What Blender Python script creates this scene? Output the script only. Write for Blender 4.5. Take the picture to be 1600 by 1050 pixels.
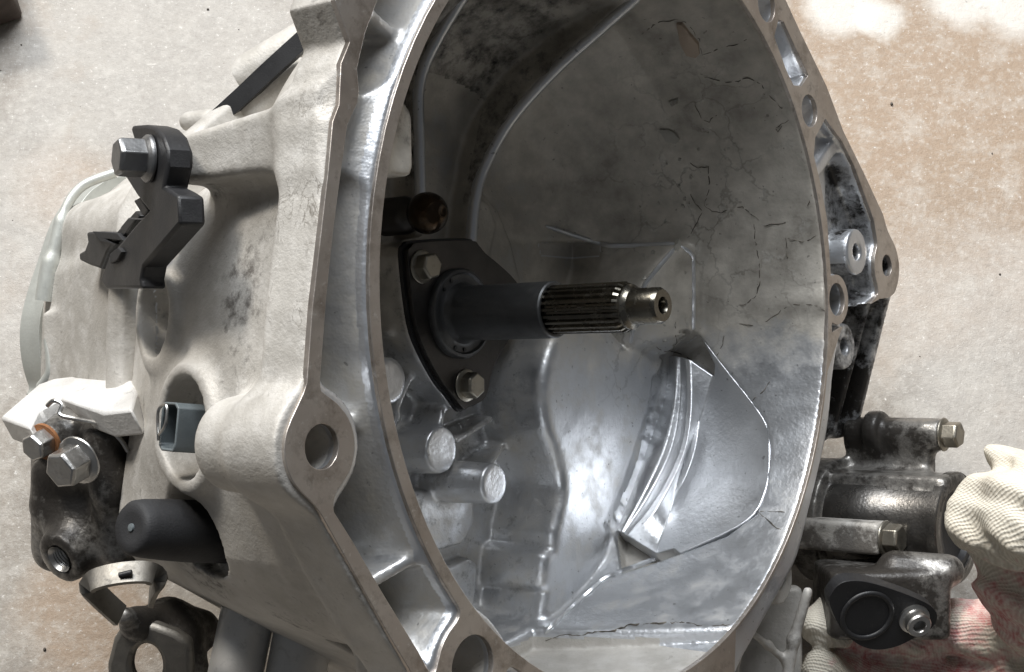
import bpy, bmesh, math, random, time
import numpy as np
from mathutils import Vector, Matrix, bvhtree
from mathutils.geometry import delaunay_2d_cdt
T0 = time.time()
random.seed(4); RNG = np.random.default_rng(4)
for o in list(bpy.data.objects): bpy.data.objects.remove(o)
S = bpy.context.scene; COL = S.collection

# ------------------------------------------------------------------ camera
ALPHA = math.radians(22)                      # the camera looks down, tipped 22 degrees off vertical
CAM = Vector((0.0, -0.32, 0.785))
FPX = 2300.0; PW, PH = 1600, 1050
cam_d = bpy.data.cameras.new('camera'); cam_d.sensor_width = 36; cam_d.lens = 36 * FPX / PW
cam_d.clip_start = 0.02; cam_d.clip_end = 60
cam = bpy.data.objects.new('camera', cam_d); COL.objects.link(cam)
cam.location = CAM; cam.rotation_euler = (ALPHA, 0, 0); S.camera = cam
# ------------------------------------------------------------------ light
# a workshop doorway: low ambient, soft daylight from the open side (top of the picture) and a little sun reaching in
SUN_DIR = Vector((-0.42, 0.62, 0.74)).normalized()
w = bpy.data.worlds.new('World'); S.world = w; w.use_nodes = True
bg = w.node_tree.nodes['Background']; bg.inputs[0].default_value = (.90, .94, 1.0, 1); bg.inputs[1].default_value = 0.085
sun_d = bpy.data.lights.new('sun', 'SUN'); sun_d.energy = 2.1; sun_d.angle = math.radians(9); sun_d.color = (1.0, 0.93, 0.83)
sun = bpy.data.objects.new('sun', sun_d); COL.objects.link(sun); sun.location = (0, 0, 3)
sun.rotation_euler = SUN_DIR.to_track_quat('Z', 'Y').to_euler()
def area_light(name, loc, look, sx, sy, watts, col):
    d = bpy.data.lights.new(name, 'AREA'); d.shape = 'RECTANGLE'; d.size = sx; d.size_y = sy; d.energy = watts; d.color = col
    o = bpy.data.objects.new(name, d); COL.objects.link(o); o.location = loc
    o.rotation_euler = (Vector(loc) - Vector(look)).to_track_quat('Z', 'Y').to_euler(); return o
area_light('doorway_daylight', (-0.15, 1.50, 2.25), (0, 0, .2), 2.0, 1.4, 120, (.91, .95, 1.0))
S.view_settings.view_transform = 'Standard'; S.view_settings.look = 'None'
S.view_settings.exposure = 0.0; S.view_settings.gamma = 1.0; S.view_settings.use_curve_mapping = False
S.render.engine = 'CYCLES'
S.cycles.max_bounces = 6; S.cycles.diffuse_bounces = 3; S.cycles.glossy_bounces = 4
S.cycles.use_adaptive_sampling = True; S.cycles.adaptive_threshold = 0.02

# ------------------------------------------------------------------ frames
# gearbox frame: z along the input shaft (0 = mating face), y up in the picture, x across the mating face
th, ph = math.radians(51), math.radians(1.5)
n_ = np.array([math.sin(th) * math.cos(ph), math.sin(th) * math.sin(ph), math.cos(th)])
u_ = np.array([0, 1, 0]) - n_[1] * n_; u_ /= np.linalg.norm(u_)
x_ = np.cross(u_, n_)
M3 = np.stack([x_, u_, n_])
d0 = 0.571
c0 = np.array([(1015 - PW / 2) / FPX * d0, -(478 - PH / 2) / FPX * d0, -d0])
def ray(px, py): return np.array([(px - PW / 2) / FPX, -(py - PH / 2) / FPX, -1.0])
def P(px, py, z):
    r = ray(px, py); t = (c0 @ n_ + z) / (r @ n_); return M3 @ (r * t - c0)
def PX(px, py, X):
    r = ray(px, py); t = (c0 @ x_ + X) / (r @ x_); return M3 @ (r * t - c0)
def PD(px, py, d): return M3 @ (ray(px, py) * d - c0)      # point at camera depth d
def PXY(px, X, Y):
    """axial z of the point with gearbox x, y that stands at picture column px"""
    a, b = -0.5, 0.3
    for _ in range(50):
        m = (a + b) / 2; q = c0 + M3.T @ np.array([X, Y, m])
        if PW / 2 - FPX * q[0] / q[2] < px: a = m
        else: b = m
    return m
def C2L(v): return M3 @ np.asarray(v, float)               # camera-space direction -> gearbox frame
camM = Matrix.Translation(CAM) @ Matrix.Rotation(ALPHA, 4, 'X')
LOC = Matrix.Identity(4)
for i in range(3):
    for j in range(3): LOC[i][j] = M3.T[i][j]
    LOC[i][3] = c0[i]
GB = camM @ LOC
GBI = GB.inverted()
def toL(v): return GBI @ Vector(v)

# ------------------------------------------------------------------ object helpers
def link(name, me, mat=None, parent=None, smooth=True):
    o = bpy.data.objects.new(name, me); COL.objects.link(o)
    if mat is not None:
        for m in (mat if isinstance(mat, (list, tuple)) else [mat]): me.materials.append(m)
    if smooth and len(me.polygons): me.polygons.foreach_set('use_smooth', np.ones(len(me.polygons), dtype=bool))
    if parent is not None: o.parent = parent
    return o
def tag(o, label=None, cat=None, kind=None, group=None):
    if label: o['label'] = label
    if cat: o['category'] = cat
    if kind: o['kind'] = kind
    if group: o['group'] = group
    return o
def from_bm(name, bm, mat, parent=None, smooth=True, auto=None):
    me = bpy.data.meshes.new(name); bm.normal_update(); bm.to_mesh(me); bm.free()
    o = link(name, me, mat, parent, smooth)
    if auto is not None and smooth:
        try: me.set_sharp_from_angle(angle=math.radians(auto))
        except Exception: pass
    return o
def bevel(o, wd, seg=2, ang=35):
    m = o.modifiers.new('bevel', 'BEVEL'); m.width = wd; m.segments = seg; m.limit_method = 'ANGLE'; m.angle_limit = math.radians(ang)
    m.harden_normals = False
    return o
def frame_from(zdir, up=(0, 1, 0)):
    z = Vector(zdir).normalized(); u = Vector(up)
    x = u.cross(z)
    if x.length < 1e-4: x = Vector((1, 0, 0)).cross(z)
    x.normalize(); y = z.cross(x)
    return Matrix((x, y, z)).transposed()
def lathe(name, prof, org, zdir, mat, parent, seg=48, auto=35, closed=True):
    """prof: list of (r, z) along zdir from org"""
    R3 = frame_from(zdir); org = Vector(org); bm = bmesh.new(); rings = []
    for r, z in prof:
        if r < 1e-6: rings.append([bm.verts.new(org + R3 @ Vector((0, 0, z)))])
        else: rings.append([bm.verts.new(org + R3 @ Vector((r * math.cos(2 * math.pi * k / seg), r * math.sin(2 * math.pi * k / seg), z))) for k in range(seg)])
    for a, b in zip(rings, rings[1:]):
        for k in range(seg):
            k2 = (k + 1) % seg
            if len(a) == 1 and len(b) == 1: continue
            if len(a) == 1: bm.faces.new((a[0], b[k2], b[k])) if True else None
            elif len(b) == 1: bm.faces.new((a[k], a[k2], b[0]))
            else: bm.faces.new((a[k], a[k2], b[k2], b[k]))
    bmesh.ops.recalc_face_normals(bm, faces=bm.faces)
    return from_bm(name, bm, mat, parent, True, auto)
def prism(name, pts, z0, z1, mat, parent, holes=(), R3=None, org=(0, 0, 0), bev=0.0006, auto=35, smooth=True):
    """polygon in the xy of a frame, extruded z0..z1, with hole loops"""
    R3 = R3 or Matrix.Identity(3); org = Vector(org); bm = bmesh.new()
    loops = [list(pts)] + [list(h) for h in holes]
    vs2, es = [], []
    for lp in loops:
        b = len(vs2); vs2 += [Vector((p[0], p[1])) for p in lp]
        es += [(b + i, b + (i + 1) % len(lp)) for i in range(len(lp))]
    ov, oe, of, _, _, _ = delaunay_2d_cdt(vs2, es, [], 5 if holes else 1, 1e-7) if False else delaunay_2d_cdt(vs2, es, [], 4, 1e-7)
    # keep faces whose centre is inside outer and outside holes
    def ins(p, lp):
        c = False; j = len(lp) - 1
        for i in range(len(lp)):
            xi, yi = lp[i][0], lp[i][1]; xj, yj = lp[j][0], lp[j][1]
            if (yi > p[1]) != (yj > p[1]) and p[0] < (xj - xi) * (p[1] - yi) / (yj - yi + 1e-30) + xi: c = not c
            j = i
        return c
    ov, oe, of, _, _, _ = delaunay_2d_cdt(vs2, es, [], 0, 1e-7)
    top = [bm.verts.new(org + R3 @ Vector((v[0], v[1], z1))) for v in ov]
    bot = [bm.verts.new(org + R3 @ Vector((v[0], v[1], z0))) for v in ov]
    cnt = {}
    for fce in of:
        cx = sum(ov[i][0] for i in fce) / len(fce); cy = sum(ov[i][1] for i in fce) / len(fce)
        if not ins((cx, cy), loops[0]) or any(ins((cx, cy), h) for h in loops[1:]): continue
        a = sum(ov[fce[i]][0] * ov[fce[(i + 1) % len(fce)]][1] - ov[fce[(i + 1) % len(fce)]][0] * ov[fce[i]][1] for i in range(len(fce)))
        fc = list(fce) if a > 0 else list(fce)[::-1]
        bm.faces.new([top[i] for i in fc]); bm.faces.new([bot[i] for i in fc[::-1]])
        for i in range(len(fc)):
            e = (fc[i], fc[(i + 1) % len(fc)]); cnt[e] = cnt.get(e, 0) + 1
    for (a, b) in cnt:
        if (b, a) not in cnt: bm.faces.new((top[b], top[a], bot[a], bot[b]))
    for v in [v for v in bm.verts if not v.link_faces]: bm.verts.remove(v)
    bmesh.ops.dissolve_limit(bm, angle_limit=0.01, verts=bm.verts, edges=bm.edges) if False else None
    bmesh.ops.recalc_face_normals(bm, faces=bm.faces)
    o = from_bm(name, bm, mat, parent, smooth, auto)
    if bev: bevel(o, bev, 2, 50)
    return o
def circ(cx, cy, r, seg=40, ph=0.0, ry=None):
    return [(cx + r * math.cos(ph + 2 * math.pi * k / seg), cy + (ry or r) * math.sin(ph + 2 * math.pi * k / seg)) for k in range(seg)]
def sweep(name, path, rad, mat, parent, seg=10, caps=True, flat=None, up=(0, 0, 1), auto=40, bm=None):
    """tube (or flat bar: flat=(half width, half thickness)) along a list of points"""
    own = bm is None; bm = bm or bmesh.new(); pts = [Vector(p) for p in path]; N = len(pts)
    rads = rad if isinstance(rad, (list, tuple)) else [rad] * N; rings = []
    upv = Vector(up)
    for i, p in enumerate(pts):
        t = (pts[min(i + 1, N - 1)] - pts[max(i - 1, 0)]).normalized()
        a = upv - t * upv.dot(t)
        if a.length < 1e-5: a = Vector((1, 0, 0)) - t * t.x
        a.normalize(); b = t.cross(a); upv = a if flat is None else upv
        if flat: ring = [bm.verts.new(p + b * sx * flat[0] + a * sy * flat[1]) for sx, sy in ((-1, -1), (1, -1), (1, 1), (-1, 1))]
        else: ring = [bm.verts.new(p + (a * math.cos(2 * math.pi * k / seg) + b * math.sin(2 * math.pi * k / seg)) * rads[i]) for k in range(seg)]
        rings.append(ring)
    m = len(rings[0])
    for r1, r2 in zip(rings, rings[1:]):
        for k in range(m): bm.faces.new((r1[k], r1[(k + 1) % m], r2[(k + 1) % m], r2[k]))
    if caps: bm.faces.new(rings[0][::-1]); bm.faces.new(rings[-1])
    if not own: return None
    bmesh.ops.recalc_face_normals(bm, faces=bm.faces)
    return from_bm(name, bm, mat, parent, True, auto)
def box_bm(bm, c, h, R3=None):
    R3 = R3 or Matrix.Identity(3); c = Vector(c)
    v = [bm.verts.new(c + R3 @ Vector((sx * h[0], sy * h[1], sz * h[2]))) for sx in (-1, 1) for sy in (-1, 1) for sz in (-1, 1)]
    for f in ((0, 1, 3, 2), (4, 6, 7, 5), (0, 4, 5, 1), (2, 3, 7, 6), (0, 2, 6, 4), (1, 5, 7, 3)): bm.faces.new([v[i] for i in f])
def catmull(pts, sub=6):
    pts = [np.asarray(p, float) for p in pts]; out = []
    for i in range(len(pts) - 1):
        p0 = pts[max(i - 1, 0)]; p1 = pts[i]; p2 = pts[i + 1]; p3 = pts[min(i + 2, len(pts) - 1)]
        for k in range(sub):
            t = k / sub
            out.append(0.5 * ((2 * p1) + (-p0 + p2) * t + (2 * p0 - 5 * p1 + 4 * p2 - p3) * t * t + (-p0 + 3 * p1 - 3 * p2 + p3) * t ** 3))
    out.append(pts[-1]); return out

# ------------------------------------------------------------------ signed distance casting kit
def smin(a, b, k):
    if k <= 0: return np.minimum(a, b)
    h = np.maximum(k - np.abs(a - b), 0) / k
    return np.minimum(a, b) - h * h * (k * 0.25)
def smax(a, b, k): return -smin(-a, -b, k)
def f_poly(X, Y, pts):
    pts = np.asarray([(p[0], p[1]) for p in pts], np.float32)
    d = np.full(np.broadcast(X, Y).shape, 1e9, np.float32); s = np.ones_like(d); N = len(pts)
    for i in range(N):
        a = pts[i]; b = pts[i - 1]; e = b - a
        wx, wy = X - a[0], Y - a[1]
        t = np.clip((wx * e[0] + wy * e[1]) / max(e @ e, 1e-12), 0, 1)
        d = np.minimum(d, (wx - e[0] * t) ** 2 + (wy - e[1] * t) ** 2)
        c1 = Y >= a[1]; c2 = Y < b[1]; c3 = e[0] * wy > e[1] * wx
        s = np.where((c1 & c2 & c3) | (~c1 & ~c2 & ~c3), -s, s)
    return (s * np.sqrt(d)).astype(np.float32)
def f_line(X, Y, pts, w0, w1=None):
    """open polyline with half width w0 -> w1"""
    pts = np.asarray([(p[0], p[1]) for p in pts], np.float32); w1 = w0 if w1 is None else w1
    d = np.full(np.broadcast(X, Y).shape, 1e9, np.float32); N = len(pts) - 1
    for i in range(N):
        a, b = pts[i], pts[i + 1]; e = b - a
        wx, wy = X - a[0], Y - a[1]
        t = np.clip((wx * e[0] + wy * e[1]) / max(e @ e, 1e-12), 0, 1)
        ww = w0 + (w1 - w0) * (i + t) / N
        d = np.minimum(d, np.hypot(wx - e[0] * t, wy - e[1] * t) - ww)
    return d.astype(np.float32)
def f_circ(X, Y, c, r): return (np.hypot(X - c[0], Y - c[1]) - r).astype(np.float32)
class Grid:
    def __init__(s, lo, hi, h):
        s.h = h; s.ax = [np.arange(lo[i], hi[i] + h, h, dtype=np.float32) for i in range(3)]
        s.D = np.full([len(a) for a in s.ax], 0.02, np.float32)
    def box(s, lo, hi, m=0.006):
        sl = []
        for i in range(3):
            a = np.searchsorted(s.ax[i], lo[i] - m); b = np.searchsorted(s.ax[i], hi[i] + m)
            sl.append(slice(max(a, 0), max(b, a + 1)))
        X = s.ax[0][sl[0]][:, None, None]; Y = s.ax[1][sl[1]][None, :, None]; Z = s.ax[2][sl[2]][None, None, :]
        return tuple(sl), X, Y, Z
    def full(s): return s.box([a[0] for a in s.ax], [a[-1] for a in s.ax])
    def add(s, sl, d, k=0.003): s.D[sl] = smin(s.D[sl], d, k)
    def sub(s, sl, d, k=0.003): s.D[sl] = smax(s.D[sl], -d, k)
    def mesh(s, name):
        D = s.D; D[0] = np.maximum(D[0], s.h * .5); D[-1] = np.maximum(D[-1], s.h * .5)
        D[:, 0] = np.maximum(D[:, 0], s.h * .5); D[:, -1] = np.maximum(D[:, -1], s.h * .5)
        D[:, :, 0] = np.maximum(D[:, :, 0], s.h * .5); D[:, :, -1] = np.maximum(D[:, :, -1], s.h * .5)
        neg = D < 0; nx, ny, nz = D.shape
        acc = np.zeros((nx - 1, ny - 1, nz - 1), np.uint8)
        for i in (0, 1):
            for j in (0, 1):
                for k in (0, 1): acc += neg[i:nx - 1 + i, j:ny - 1 + j, k:nz - 1 + k]
        cell = (acc > 0) & (acc < 8); ci = np.argwhere(cell); n = len(ci)
        idx = np.full(cell.shape, -1, np.int32); idx[cell] = np.arange(n)
        cor = np.stack([D[ci[:, 0] + i, ci[:, 1] + j, ci[:, 2] + k] for i in (0, 1) for j in (0, 1) for k in (0, 1)], 1)
        offs = np.array([(i, j, k) for i in (0, 1) for j in (0, 1) for k in (0, 1)], np.float32)
        sm = np.zeros((n, 3), np.float32); ct = np.zeros(n, np.float32)
        for a in range(8):
            for b in range(a + 1, 8):
                if np.abs(offs[a] - offs[b]).sum() != 1: continue
                da, db = cor[:, a], cor[:, b]; cr = (da < 0) != (db < 0)
                t = np.where(cr, da / np.where(cr, da - db, 1), 0)[:, None]
                sm += np.where(cr[:, None], offs[a] + (offs[b] - offs[a]) * t, 0); ct += cr
        V = (ci + sm / ct[:, None]) * s.h + np.array([a[0] for a in s.ax], np.float32)
        quads = []
        for axis in range(3):
            sa = [slice(None)] * 3; sb = [slice(None)] * 3; sa[axis] = slice(0, -1); sb[axis] = slice(1, None)
            na, nb = neg[tuple(sa)], neg[tuple(sb)]
            e = np.argwhere(na != nb); o1, o2 = [(1, 2), (2, 0), (0, 1)][axis]
            ok = (e[:, o1] > 0) & (e[:, o2] > 0) & (e[:, o1] < D.shape[o1] - 1) & (e[:, o2] < D.shape[o2] - 1); e = e[ok]
            q = []
            for a, b in ((0, 0), (1, 0), (1, 1), (0, 1)):
                c = e.copy(); c[:, o1] -= a; c[:, o2] -= b; q.append(idx[c[:, 0], c[:, 1], c[:, 2]])
            q = np.stack(q, 1); fl = ~na[e[:, 0], e[:, 1], e[:, 2]]
            q[fl] = q[fl][:, ::-1]; quads.append(q)
        Q = np.concatenate(quads); Q = Q[(Q >= 0).all(1)]
        # two passes of light smoothing
        for lam in (0.5, -0.52, 0.5, -0.52):
            acc3 = np.zeros_like(V); cn = np.zeros(n, np.float32)
            for a, b in ((0, 1), (1, 2), (2, 3), (3, 0)):
                for p, q2 in ((a, b), (b, a)):
                    for c in range(3): acc3[:, c] += np.bincount(Q[:, p], V[Q[:, q2], c], n)
                    cn += np.bincount(Q[:, p], minlength=n)
            V = V + lam * (acc3 / np.maximum(cn, 1)[:, None] - V)
        me = bpy.data.meshes.new(name)
        me.vertices.add(n); me.vertices.foreach_set('co', V.astype(np.float32).ravel())
        me.loops.add(len(Q) * 4); me.loops.foreach_set('vertex_index', Q.astype(np.int32).ravel())
        me.polygons.add(len(Q)); me.polygons.foreach_set('loop_start', np.arange(0, len(Q) * 4, 4, dtype=np.int32))
        me.update(calc_edges=True); me.validate()
        return me, V, Q
def tin(X, Y, verts, edges=()):
    """height field T(X, Y) from traced (x, y, z) points"""
    v2 = [Vector((v[0], v[1])) for v in verts]
    ov, oe, of, orig, _, _ = delaunay_2d_cdt(v2, list(edges), [], 0, 1e-7)
    z = []
    for i, o in enumerate(orig):
        if o: z.append(verts[o[0]][2])
        else:
            z.append(min(verts, key=lambda q: (q[0] - ov[i][0]) ** 2 + (q[1] - ov[i][1]) ** 2)[2])
    T = np.full((X.size, Y.size), np.nan, np.float32); xs = X.ravel(); ys = Y.ravel()
    for f in of:
        p = np.array([(ov[i][0], ov[i][1], z[i]) for i in f])
        i0, i1 = np.searchsorted(xs, [p[:, 0].min() - 1e-6, p[:, 0].max() + 1e-6]); j0, j1 = np.searchsorted(ys, [p[:, 1].min() - 1e-6, p[:, 1].max() + 1e-6])
        if i1 <= i0 or j1 <= j0: continue
        A = p[1] - p[0]; B = p[2] - p[0]; det = A[0] * B[1] - A[1] * B[0]
        if abs(det) < 1e-14: continue
        dx = xs[i0:i1][:, None] - p[0, 0]; dy = ys[j0:j1][None, :] - p[0, 1]
        a = (dx * B[1] - dy * B[0]) / det; b = (dy * A[0] - dx * A[1]) / det
        ins = (a >= -1e-4) & (b >= -1e-4) & (a + b <= 1.0001)
        sub = T[i0:i1, j0:j1]; sub[ins] = (p[0, 2] + a * A[2] + b * B[2])[ins]
    return T
def fillnan(T, it=40):
    for _ in range(it):
        m = np.isnan(T)
        if not m.any(): break
        Tp = np.pad(T, 1, constant_values=np.nan)
        st = np.stack([Tp[2:, 1:-1], Tp[:-2, 1:-1], Tp[1:-1, 2:], Tp[1:-1, :-2]])
        with np.errstate(all='ignore'):
            import warnings; warnings.simplefilter('ignore'); av = np.nanmean(st, 0)
        T = np.where(m, av, T)
    return np.nan_to_num(T, nan=-0.3)
def blur(T, it):
    for _ in range(it):
        Tp = np.pad(T, 1, mode='edge'); T = (Tp[2:, 1:-1] + Tp[:-2, 1:-1] + Tp[1:-1, 2:] + Tp[1:-1, :-2] + 4 * T) / 8
    return T
# ------------------------------------------------------------------ materials
class NT:
    def __init__(s, name):
        s.m = bpy.data.materials.new(name); s.m.use_nodes = True; s.t = s.m.node_tree; s.t.nodes.clear()
        s.out = s.n('ShaderNodeOutputMaterial'); s.b = s.n('ShaderNodeBsdfPrincipled'); s.l(s.b.outputs[0], s.out.inputs[0])
        s.co = s.n('ShaderNodeTexCoord').outputs['Object']
    def n(s, t, **kw):
        nd = s.t.nodes.new(t)
        for k, v in kw.items(): setattr(nd, k, v)
        return nd
    def l(s, a, b): s.t.links.new(a, b)
    def val(s, inp, v):
        if isinstance(v, bpy.types.NodeSocket): s.l(v, inp)
        else: inp.default_value = v
    def noise(s, scale, detail=4, rough=.55, vec=None, dist=0.0, col=False):
        nd = s.n('ShaderNodeTexNoise'); s.l(vec or s.co, nd.inputs['Vector']); nd.inputs['Scale'].default_value = scale
        nd.inputs['Detail'].default_value = detail; nd.inputs['Roughness'].default_value = rough; nd.inputs['Distortion'].default_value = dist
        return nd.outputs[1 if col else 0]
    def ramp(s, v, a, b, lo=0.0, hi=1.0):
        nd = s.n('ShaderNodeMapRange'); s.l(v, nd.inputs[0])
        for i, x in enumerate((a, b, lo, hi)): nd.inputs[1 + i].default_value = x
        return nd.outputs[0]
    def math(s, op, a, b=0.0):
        nd = s.n('ShaderNodeMath', operation=op); s.val(nd.inputs[0], a); s.val(nd.inputs[1], b); return nd.outputs[0]
    def mix(s, f, a, b):
        nd = s.n('ShaderNodeMix', data_type='RGBA'); s.val(nd.inputs[0], f)
        for i, v in ((6, a), (7, b)):
            if isinstance(v, bpy.types.NodeSocket): s.l(v, nd.inputs[i])
            else: nd.inputs[i].default_value = (*v, 1)
        return nd.outputs[2]
    def mixf(s, f, a, b):
        nd = s.n('ShaderNodeMix', data_type='FLOAT'); s.val(nd.inputs[0], f); s.val(nd.inputs[2], a); s.val(nd.inputs[3], b); return nd.outputs[0]
    def attr(s, name): 
        nd = s.n('ShaderNodeAttribute'); nd.attribute_name = name; return nd.outputs['Fac']
    def bump(s, h, strength, dist=.001, prev=None):
        nd = s.n('ShaderNodeBump'); s.l(h, nd.inputs['Height']); nd.inputs['Strength'].default_value = strength; nd.inputs['Distance'].default_value = dist
        if prev is not None: s.l(prev, nd.inputs['Normal'])
        return nd.outputs[0]
    def set(s, col=None, metal=None, rough=None, nrm=None, spec=None, coat=None):
        B = s.b.inputs
        if col is not None:
            if isinstance(col, bpy.types.NodeSocket): s.l(col, B['Base Color'])
            else: B['Base Color'].default_value = (*col, 1)
        if metal is not None: s.val(B['Metallic'], metal)
        if rough is not None: s.val(B['Roughness'], rough)
        if nrm is not None: s.l(nrm, B['Normal'])
        if spec is not None: B['Specular IOR Level'].default_value = spec
        if coat is not None: B['Coat Weight'].default_value = coat; B['Coat Roughness'].default_value = .15
        return s.m
def cast_inside():
    """die cast aluminium inside the bell: bright where it was wiped, a matt clutch-dust film and oil, with some painted shade, where the masks say so"""
    t = NT('cast_aluminium_bare')
    big = t.noise(14, 5, .6); mid = t.noise(70, 5, .6); fine = t.noise(600, 3, .6)
    film = t.attr('film'); grime = t.attr('grime')  # real film and grime, plus shade painted in the near pocket and upper near wall
    fm = t.ramp(t.math('ADD', film, t.math('MULTIPLY', t.math('SUBTRACT', mid, .5), .9)), .35, .75)
    gm = t.ramp(t.math('ADD', grime, t.math('MULTIPLY', t.math('SUBTRACT', t.noise(160, 6, .7), .5), 1.1)), .42, .72)
    col = t.mix(t.ramp(big, .3, .7), (.58, .595, .615), (.73, .735, .745))
    dust = t.mix(t.ramp(t.math('ADD', t.math('MULTIPLY', mid, .6), t.math('MULTIPLY', big, .5)), .38, .72), (.25, .23, .197), (.64, .60, .53))
    col = t.mix(fm, col, dust)
    # crazed, flaking film
    vor = t.n('ShaderNodeTexVoronoi', feature='DISTANCE_TO_EDGE'); vor.inputs['Scale'].default_value = 40
    wv = t.n('ShaderNodeVectorMath', operation='ADD'); t.l(t.co, wv.inputs[0])
    sc = t.n('ShaderNodeVectorMath', operation='SCALE'); t.l(t.noise(60, 4, .6, col=True), sc.inputs[0]); sc.inputs['Scale'].default_value = .022
    t.l(sc.outputs[0], wv.inputs[1]); t.l(wv.outputs[0], vor.inputs['Vector'])
    cr = t.math('MULTIPLY', t.ramp(vor.outputs['Distance'], .03, .006), t.attr('crack'))
    cr = t.math('MULTIPLY', cr, t.ramp(t.noise(45, 3), .40, .52))
    col = t.mix(t.math('MULTIPLY', cr, .38), col, (.07, .06, .045))
    edge = t.math('MULTIPLY', t.math('MULTIPLY', t.ramp(vor.outputs['Distance'], .10, .05), t.attr('crack')), t.ramp(t.noise(90, 4, .7), .56, .66)); col = t.mix(t.math('MULTIPLY', edge, .45), col, (.62, .60, .55))
    col = t.mix(gm, col, (.018, .016, .014))
    speck = t.ramp(t.noise(420, 2, .5), .70, .76)
    col = t.mix(t.math('MULTIPLY', speck, .5), col, (.05, .045, .04))
    metal = t.mixf(fm, .86, .25); metal = t.mixf(gm, metal, 0.0)
    rough = t.mixf(fm, t.ramp(mid, .3, .7, .30, .46), t.ramp(mid, .3, .7, .42, .6)); rough = t.mixf(gm, rough, t.ramp(fine, .3, .7, .25, .5))
    nb = t.bump(t.math('ADD', t.math('MULTIPLY', t.noise(600, 1, .6), .35), t.noise(75, 2, .6)), .3, .0012)
    return t.set(col, metal, rough, nb)
def cast_outside(name='cast_aluminium_oxidised', base=(.60, .572, .525), dark=(.39, .368, .332), metal=.25):
    t = NT(name)
    big = t.noise(22, 5, .6); mid = t.noise(120, 5, .6); fine = t.noise(900, 2, .5)
    col = t.mix(t.ramp(big, .35, .7), dark, base)
    col = t.mix(t.ramp(mid, .45, .75, 0, .35), col, (.76, .74, .71))
    gr = t.ramp(t.math('ADD', t.attr('grime'), t.math('MULTIPLY', t.math('SUBTRACT', t.noise(170, 7, .72), .5), 1.5)), .45, .72)
    st = t.math('MULTIPLY', t.ramp(t.noise(260, 5, .75, dist=.6), .60, .70), t.ramp(t.noise(30, 3), .40, .60, .15, 1.0))
    # wormy veins of dried dirt
    vein = t.ramp(t.math('ABSOLUTE', t.math('SUBTRACT', t.noise(95, 5, .65, dist=1.2), .5)), .022, .004)
    vein = t.math('MULTIPLY', vein, t.ramp(t.noise(60, 3), .42, .62))
    col = t.mix(t.math('MULTIPLY', vein, t.math('MULTIPLY', t.attr('vein'), .75)), col, (.16, .14, .115))
    col = t.mix(t.math('MULTIPLY', st, .55), col, (.13, .115, .095))
    col = t.mix(t.math('MULTIPLY', gr, .85), col, (.075, .065, .055))
    rough = t.ramp(mid, .3, .7, .55 - .25 * (metal > .5), .72 - .25 * (metal > .5))
    nb = t.bump(t.math('ADD', t.math('MULTIPLY', t.noise(800, 2, .7), .5), t.noise(130, 2, .6)), .42, .0010)
    return t.set(col, t.mixf(gr, metal, .05), rough, nb)
def machined():
    t = NT('machined_aluminium')
    big = t.noise(25, 4, .6); fine = t.noise(900, 3, .6); mid = t.noise(180, 5, .65)
    col = t.mix(t.ramp(big, .35, .65), (.46, .40, .35), (.58, .53, .48))
    st = t.ramp(mid, .58, .70); col = t.mix(t.math('MULTIPLY', st, .5), col, (.2, .17, .14))
    pat = t.ramp(t.noise(55, 6, .72), .52, .66, 0, .55); col = t.mix(pat, col, (.21, .17, .135))
    lt = t.ramp(t.noise(320, 4, .7), .60, .70, 0, .6); col = t.mix(lt, col, (.74, .72, .69))
    nb = t.bump(fine, .15, .0003)
    return t.set(col, .85, t.ramp(mid, .3, .7, .30, .48), nb)
def metal_mat(name, col, rough=.35, metal=1.0, var=.25, grime=.25, bumpy=.15, gcol=(.05, .045, .04), scale=200):
    t = NT(name)
    a = t.noise(scale, 5, .65); b = t.noise(40, 4, .6); fine = t.noise(1200, 2, .5)
    c = t.mix(t.ramp(b, .3, .7), tuple(x * (1 - var) for x in col), col)
    g = t.math('MULTIPLY', t.ramp(a, .56, .70), grime)
    c = t.mix(g, c, gcol)
    nb = t.bump(t.noise(700, 2, .6), bumpy, .0005)
    return t.set(c, t.mixf(g, metal, metal * .3), t.ramp(a, .3, .7, rough * .8, rough * 1.25), nb)
def plastic(name, col, rough=.5, scuff=.35, scol=(.2, .19, .18), bumpy=.2):
    t = NT(name)
    a = t.noise(350, 5, .7); b = t.noise(60, 5, .6); fine = t.noise(1500, 2, .5)
    c = t.mix(t.ramp(b, .4, .8), col, tuple(x * 1.6 for x in col))
    c = t.mix(t.math('MULTIPLY', t.ramp(a, .60, .72), scuff), c, scol)
    nb = t.bump(fine, bumpy, .0004)
    return t.set(c, 0.0, t.ramp(b, .3, .7, rough * .85, rough * 1.2), nb)
M_IN = cast_inside(); M_OUT = cast_outside(); M_MACH = machined()
def oily_cast():
    t = NT('cast_aluminium_oily')
    a = t.noise(150, 7, .72); b = t.noise(45, 5, .65); st = t.noise(420, 4, .7)
    dirt = t.ramp(t.math('ADD', t.math('ADD', t.math('MULTIPLY', a, .7), t.math('MULTIPLY', b, .7)), t.math('MULTIPLY', t.attr('grime'), .35)), .56, .80)
    col = t.mix(dirt, (.36, .345, .32), (.035, .031, .027)); col = t.mix(t.ramp(st, .60, .70, 0, .5), col, (.02, .018, .016))
    nb = t.bump(t.math('ADD', t.math('MULTIPLY', t.noise(500, 2, .6), .4), t.noise(110, 3, .65)), .5, .0010)
    return t.set(col, t.mixf(dirt, .85, .25), t.mixf(dirt, .36, t.ramp(st, .3, .7, .30, .55)), nb)
M_OUT_OILY = oily_cast()
M_FLANGE = cast_outside('sunlit_cast_flange', (.70, .69, .67), (.55, .53, .50), .2)  # paler copy of the cast metal; the sun's glare is put into its colour
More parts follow.
